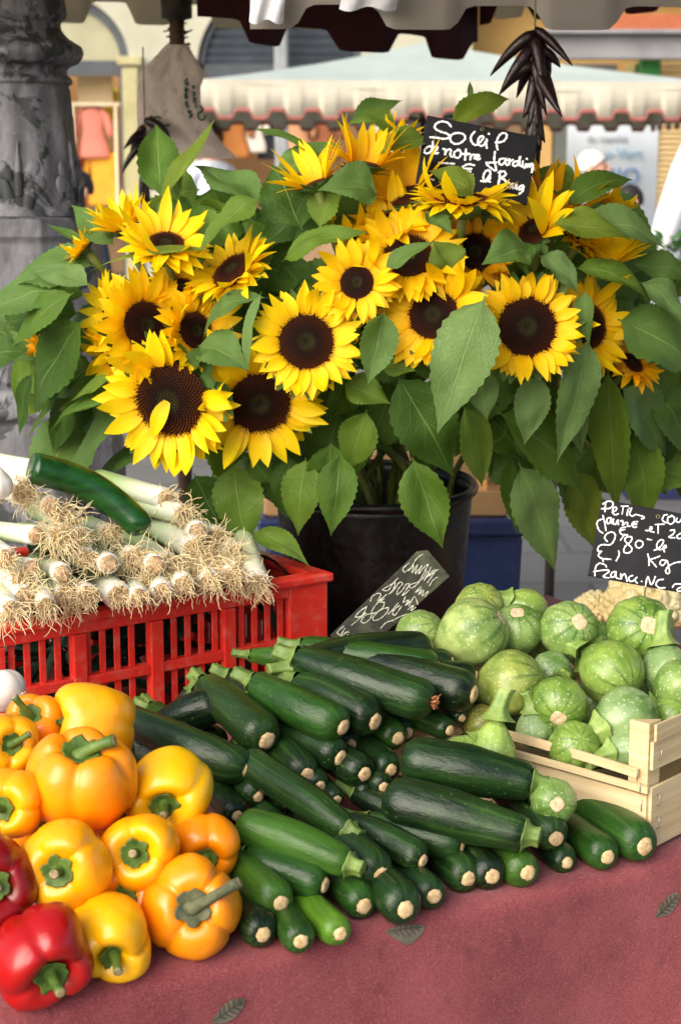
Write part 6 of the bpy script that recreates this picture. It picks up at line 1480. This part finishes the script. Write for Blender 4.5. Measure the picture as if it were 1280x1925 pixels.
for (xa, xb, ya, yb, mt, nm) in [(1060, 1110, 109, 520, srgb(92, 96, 88), 'shop_window'), (1112, 1180, 109, 520, srgb(120, 118, 112), 'shop_window'), (1196, 1215, 109, 520, srgb(200, 180, 124), 'stone_pier'), (1216, 1236, 109, 520, srgb(72, 92, 84), 'shop_window'), (1238, 1262, 118, 520, srgb(150, 144, 130), 'door'), (1264, 1400, 126, 520, srgb(196, 172, 124), 'roller_shutter'), (1000, 1056, 109, 520, srgb(186, 150, 92), 'stone_pier'), (890, 995, 109, 520, srgb(140, 110, 78), 'shop_window')]:
    m = MB()
    if nm == 'roller_shutter':
        for k_ in range(40): m.box(((fx(xa)+fx(xb))/2, y0+.9, .05+k_*.078), fx(xb)-fx(xa), .05, .06)
    else: m.box(((fx(xa)+fx(xb))/2, y0+.85, (fz(ya)+0)/2), fx(xb)-fx(xa), .12, fz(ya))
    m.build(nm, simple(nm+str(xa), mt, tuple(min(1, c*1.3) for c in mt[:3])+(1,), 1.5, .4 if 'window' in nm else .85, 0), bo, False, loc=bO, bevel=.01)
m = MB(); m.box((fx(1238), y0+.6, fz(120)), .28, .3, .3); m.build('green_cross_lamp', simple('green_sign', srgb(52, 136, 66), srgb(70, 160, 84), 2, .6, 0), bo, False, loc=bO, bevel=.02)
# long building behind the left column, seen through the arch side only
# roll-up banner with blurred lettering
bp = P(1145, 450, 16.0); bp.z = 0; e_ = empty('banner', 'white roll-up banner with pale blue lettering behind the sunflowers', 'banner', bp)
u = 16.3/F; zt_ = P(1145, 226, 16).z; m = MB(); hwid = 82*u
m.grid(lambda a, b: V((hwid*(2*b-1), .03*math.sin(a*5)*.3, .12+(zt_-.12)*a)), 20, 8); m.grid(lambda a, b: V((hwid*(2*b-1), .006+.03*math.sin(a*5)*.3, .12+(zt_-.12)*a)), 20, 8); m.build('sheet', simple('white_banner', srgb(196, 204, 208), srgb(212, 218, 222), 2, .6, 0), e_)
m = MB(); m.box((0, 0, .06), 2*hwid+.04, .2, .11); m.tube([(0, .05, .1), (0, .05, zt_)], .012, 8); m.tube([(-hwid, 0, zt_), (hwid, 0, zt_)], .014, 8); m.build('stand', M_greyp, e_, False, bevel=.01)
M_pb = simple('pale_blue_ink', srgb(126, 176, 196), srgb(140, 190, 206), 20, .7, 0); M_b2 = simple('blue_ink', srgb(104, 140, 190), srgb(120, 156, 204), 20, .7, 0); M_gi = simple('grey_ink', srgb(150, 152, 156), srgb(166, 168, 172), 20, .7, 0)
def txt(body, px, py, hpx, mat, name, d=15.97):
    c = bpy.data.curves.new(name, 'FONT'); c.body = body; c.size = hpx*16.3/F; c.align_x = 'CENTER'; c.extrude = .003
    o = bpy.data.objects.new(name, c); col.objects.link(o); p = P(px, py, d); o.rotation_euler = (PI/2, 0, 0); bpy.context.view_layer.update()
    me = bpy.data.meshes.new_from_object(o.evaluated_get(bpy.context.evaluated_depsgraph_get())); bpy.data.objects.remove(o); me.materials.clear(); me.materials.append(mat)
    o = bpy.data.objects.new(name, me); col.objects.link(o); o.parent = e_; o.location = p-bp; o.rotation_euler = (PI/2, 0, 0)
txt('Bleu-Vert', 1153, 297, 26, M_pb, 'lettering'); txt('du marché', 1140, 266, 17, M_gi, 'lettering'); txt('BIO', 1168, 345, 40, M_b2, 'lettering')
# slanted white board at the picture's right edge, leafy pot beside it
p = P(1262, 430, 9.0); p.z = 0; e_ = empty('folded_parasol', 'folded white parasol leaning at the picture edge on the right', 'folded parasol', p)
q0 = P(1236, 470, 9.0)-p; q1 = P(1296, 300, 9.0)-p; m = MB(); dd = (q1-q0); q00 = q0-dd*.9
m.tube([q0-dd*.3, q0, q0+dd*.4, q0+dd*.9, q0+dd*1.5], [.03, .06, .075, .08, .05], 12); m.build('canopy', simple('bright_canvas', srgb(238, 238, 240), srgb(250, 250, 250), 4, .8, .3, 10, .01), e_); m = MB(); m.tube([V((q00.x-.2, q00.y, .0)), q0-dd*.3], .015, 8); m.build('pole', M_dark, e_)
p = P(1268, 480, 8.4); p.z = 0; e_ = empty('potted_plant', 'green leafy potted plant at the right edge behind the leaves', 'plant', p); m = MB(); m.lathe([(0, 0), (.16, 0), (.2, .4), (.18, .4), (.17, .3), (0, .3)], 20); m.build('pot', M_dark, e_)
m = MB(); rs = random.Random(9); zc_ = P(1268, 478, 8.4).z
m.tube([(0, 0, .3), (0.02, 0, .7), (0, 0.02, zc_-.05)], .02, 6)
for _ in range(160):
    a = rs.uniform(0, 6.28); b = rs.uniform(-.6, 1); q = V((math.cos(a)*.16*math.sqrt(max(0, 1-b*b)), math.sin(a)*.16*math.sqrt(max(0, 1-b*b)), zc_-.06+b*.14)); d_ = V((math.cos(a), math.sin(a), rs.uniform(-.3, .8))).normalized(); leaf_geo(m, q, q+d_*.09, .022, V((rs.uniform(-1, 1), rs.uniform(-1, 1), 1)), .1, .1, .1, rs.random()*9, 0, 6, 2, 0)
m.build('foliage', simple('pot_foliage', srgb(44, 88, 36), srgb(80, 124, 54), 20, .6, 0), e_)
# ------------------------------------------------------------------ people on the square (mostly hidden by the flowers)
def person(px, py, d, turn, skin, hairc, shirt, trousers, label, hair_long=False):
    """px,py = centre of the head."""
    hc = P(px, py, d); H = hc.z+.115; k_ = H/1.72; base = V((hc.x, hc.y, 0))
    a = Mt('person_'+label.split()[2]); z = a.n('SeparateXYZ', {0: a.coord()}).outputs[2]; x = a.n('SeparateXYZ', {0: a.coord()}).outputs[0]
    ax = a.n('Math', {0: x}, operation='ABSOLUTE').outputs[0]
    def step(v, e): return a.n('Math', {0: v, 1: e}, operation='GREATER_THAN').outputs[0]
    c = a.mix(step(z, .92*k_), trousers, shirt); c = a.mix(step(z, 1.47*k_), c, skin); c = a.mix(a.mul(step(ax, .215*k_), a.mul(step(z, .68*k_), a.mul(step(z, 1.12*k_), 1, 'SUBTRACT'), 'MULTIPLY')), c, skin)
    c = a.mix(step(z, .07*k_), srgb(40, 36, 34), c); a.set(Base_Color=c, Roughness=.75)
    J = [((0, 0, .95), .15, .105), ((0, 0, 1.12), .135, .10), ((0, .0, 1.32), .165, .115), ((0, 0, 1.42), .11, .085), ((0, -.01, 1.50), .055, .055), ((0, -.02, 1.56), .07, .08), ((0, -.02, 1.63), .078, .098), ((0, -.015, 1.69), .05, .065)]
    vs = [V(p)*k_ for p, _, _ in J]; rad = [(r1*k_, r2*k_) for _, r1, r2 in J]; ed = [(i, i+1) for i in range(7)]
    def add(p, r, par): vs.append(V(p)*k_); rad.append((r[0]*k_, r[1]*k_)); ed.append((par, len(vs)-1)); return len(vs)-1
    for s in (-1, 1):
        i = add((s*.18, 0, 1.38), (.058, .06), 3); i = add((s*.235, .02, 1.12), (.044, .046), i); i = add((s*.25, -.05, .90), (.032, .036), i); i = add((s*.25, -.08, .80), (.026, .042), i)
        for f in range(4): add((s*.25+(f-1.5)*.012, -.09-.004*f, .70+.006*abs(f-1.5)), (.009, .009), i)
        add((s*.225, -.115, .76), (.010, .010), i)
        i = add((s*.09, 0, .86), (.085, .09), 0); i = add((s*.10, -.01, .5), (.058, .064), i); i = add((s*.10, .02, .10), (.038, .044), i); add((s*.11, -.12, .035), (.04, .03), i)
    me = bpy.data.meshes.new('person'); me.from_pydata([tuple(v) for v in vs], ed, []); o = bpy.data.objects.new('person', me); col.objects.link(o); o.location = base; o.rotation_euler.z = turn
    sk = o.modifiers.new('skin', 'SKIN'); ly = me.skin_vertices[0].data
    for i, r in enumerate(rad): ly[i].radius = r
    ly[0].use_root = True
    ss = o.modifiers.new('sub', 'SUBSURF'); ss.levels = 2; ss.render_levels = 2; me.materials.append(a.m); tag(o, label, 'person')
    M_h = simple('hair_'+label.split()[2], hairc, tuple(min(1, c*1.3) for c in hairc[:3])+(1,), 30, .6, .4, 90, .004)
    hcn = V((0, .0, 1.645))*k_; m = MB()
    def hair(u, v):
        f = PI*(.0+.62*u); aa = 2*PI*v; fr = max(0, -math.sin(aa)); f2 = f*(1-.42*fr*u); r = .112*k_
        return hcn+V((r*.86*math.sin(f2)*math.cos(aa), r*1.06*math.sin(f2)*math.sin(aa)+.008, r*1.02*math.cos(f2)-(.09 if hair_long else 0)*u*u*(1-fr)))*(1)
    m.grid(hair, 10, 22, True); m.build('hair', M_h, o)
    M_f = simple('skin_'+label.split()[2], skin, skin, 10, .6, 0)
    m = MB(); m.tube([V((0, -.098, 1.645))*k_, V((0, -.125, 1.605))*k_, V((0, -.105, 1.598))*k_], [.010, .016, .008], 8); m.build('nose', M_f, o)
    for s in (-1, 1):
        m = MB(); m.ball(V((s*.088, .0, 1.615))*k_, .028, 6, 10, (.4, .7, 1.1)); m.build('ear', M_f, o)
        m = MB(); m.ball(V((s*.034, -.103, 1.638))*k_, .011, 6, 8, (1.2, .6, .8)); m.build('eye', M_dark, o)
    m = MB(); m.ball(V((0, -.10, 1.565))*k_, .022, 6, 8, (1.2, .35, .3)); m.build('mouth', M_terra, o)
    return o
SKN = srgb(214, 158, 128)
person(1114, 322, 12.0, R_(70), SKN, srgb(206, 200, 192), srgb(120, 126, 130), srgb(60, 66, 84), 'person with white hair standing in front of the banner, mostly hidden')
person(1180, 392, 10.5, R_(-60), SKN, srgb(36, 30, 28), srgb(44, 46, 52), srgb(40, 44, 60), 'person with dark hair bending behind the right hand leaves')
person(398, 268, 15.0, R_(30), SKN, srgb(70, 48, 36), srgb(228, 234, 250), srgb(60, 70, 100), 'person in a bright white shirt behind the paper bag')
person(1290, 392, 9.6, R_(15), SKN, srgb(60, 44, 34), srgb(150, 156, 168), srgb(66, 70, 84), 'person in a pale grey shirt at the right picture edge')
person(143, 372, 9.0, R_(-40), SKN, srgb(30, 26, 26), srgb(34, 44, 62), srgb(38, 40, 50), 'person in dark navy clothes between the column and the flowers')
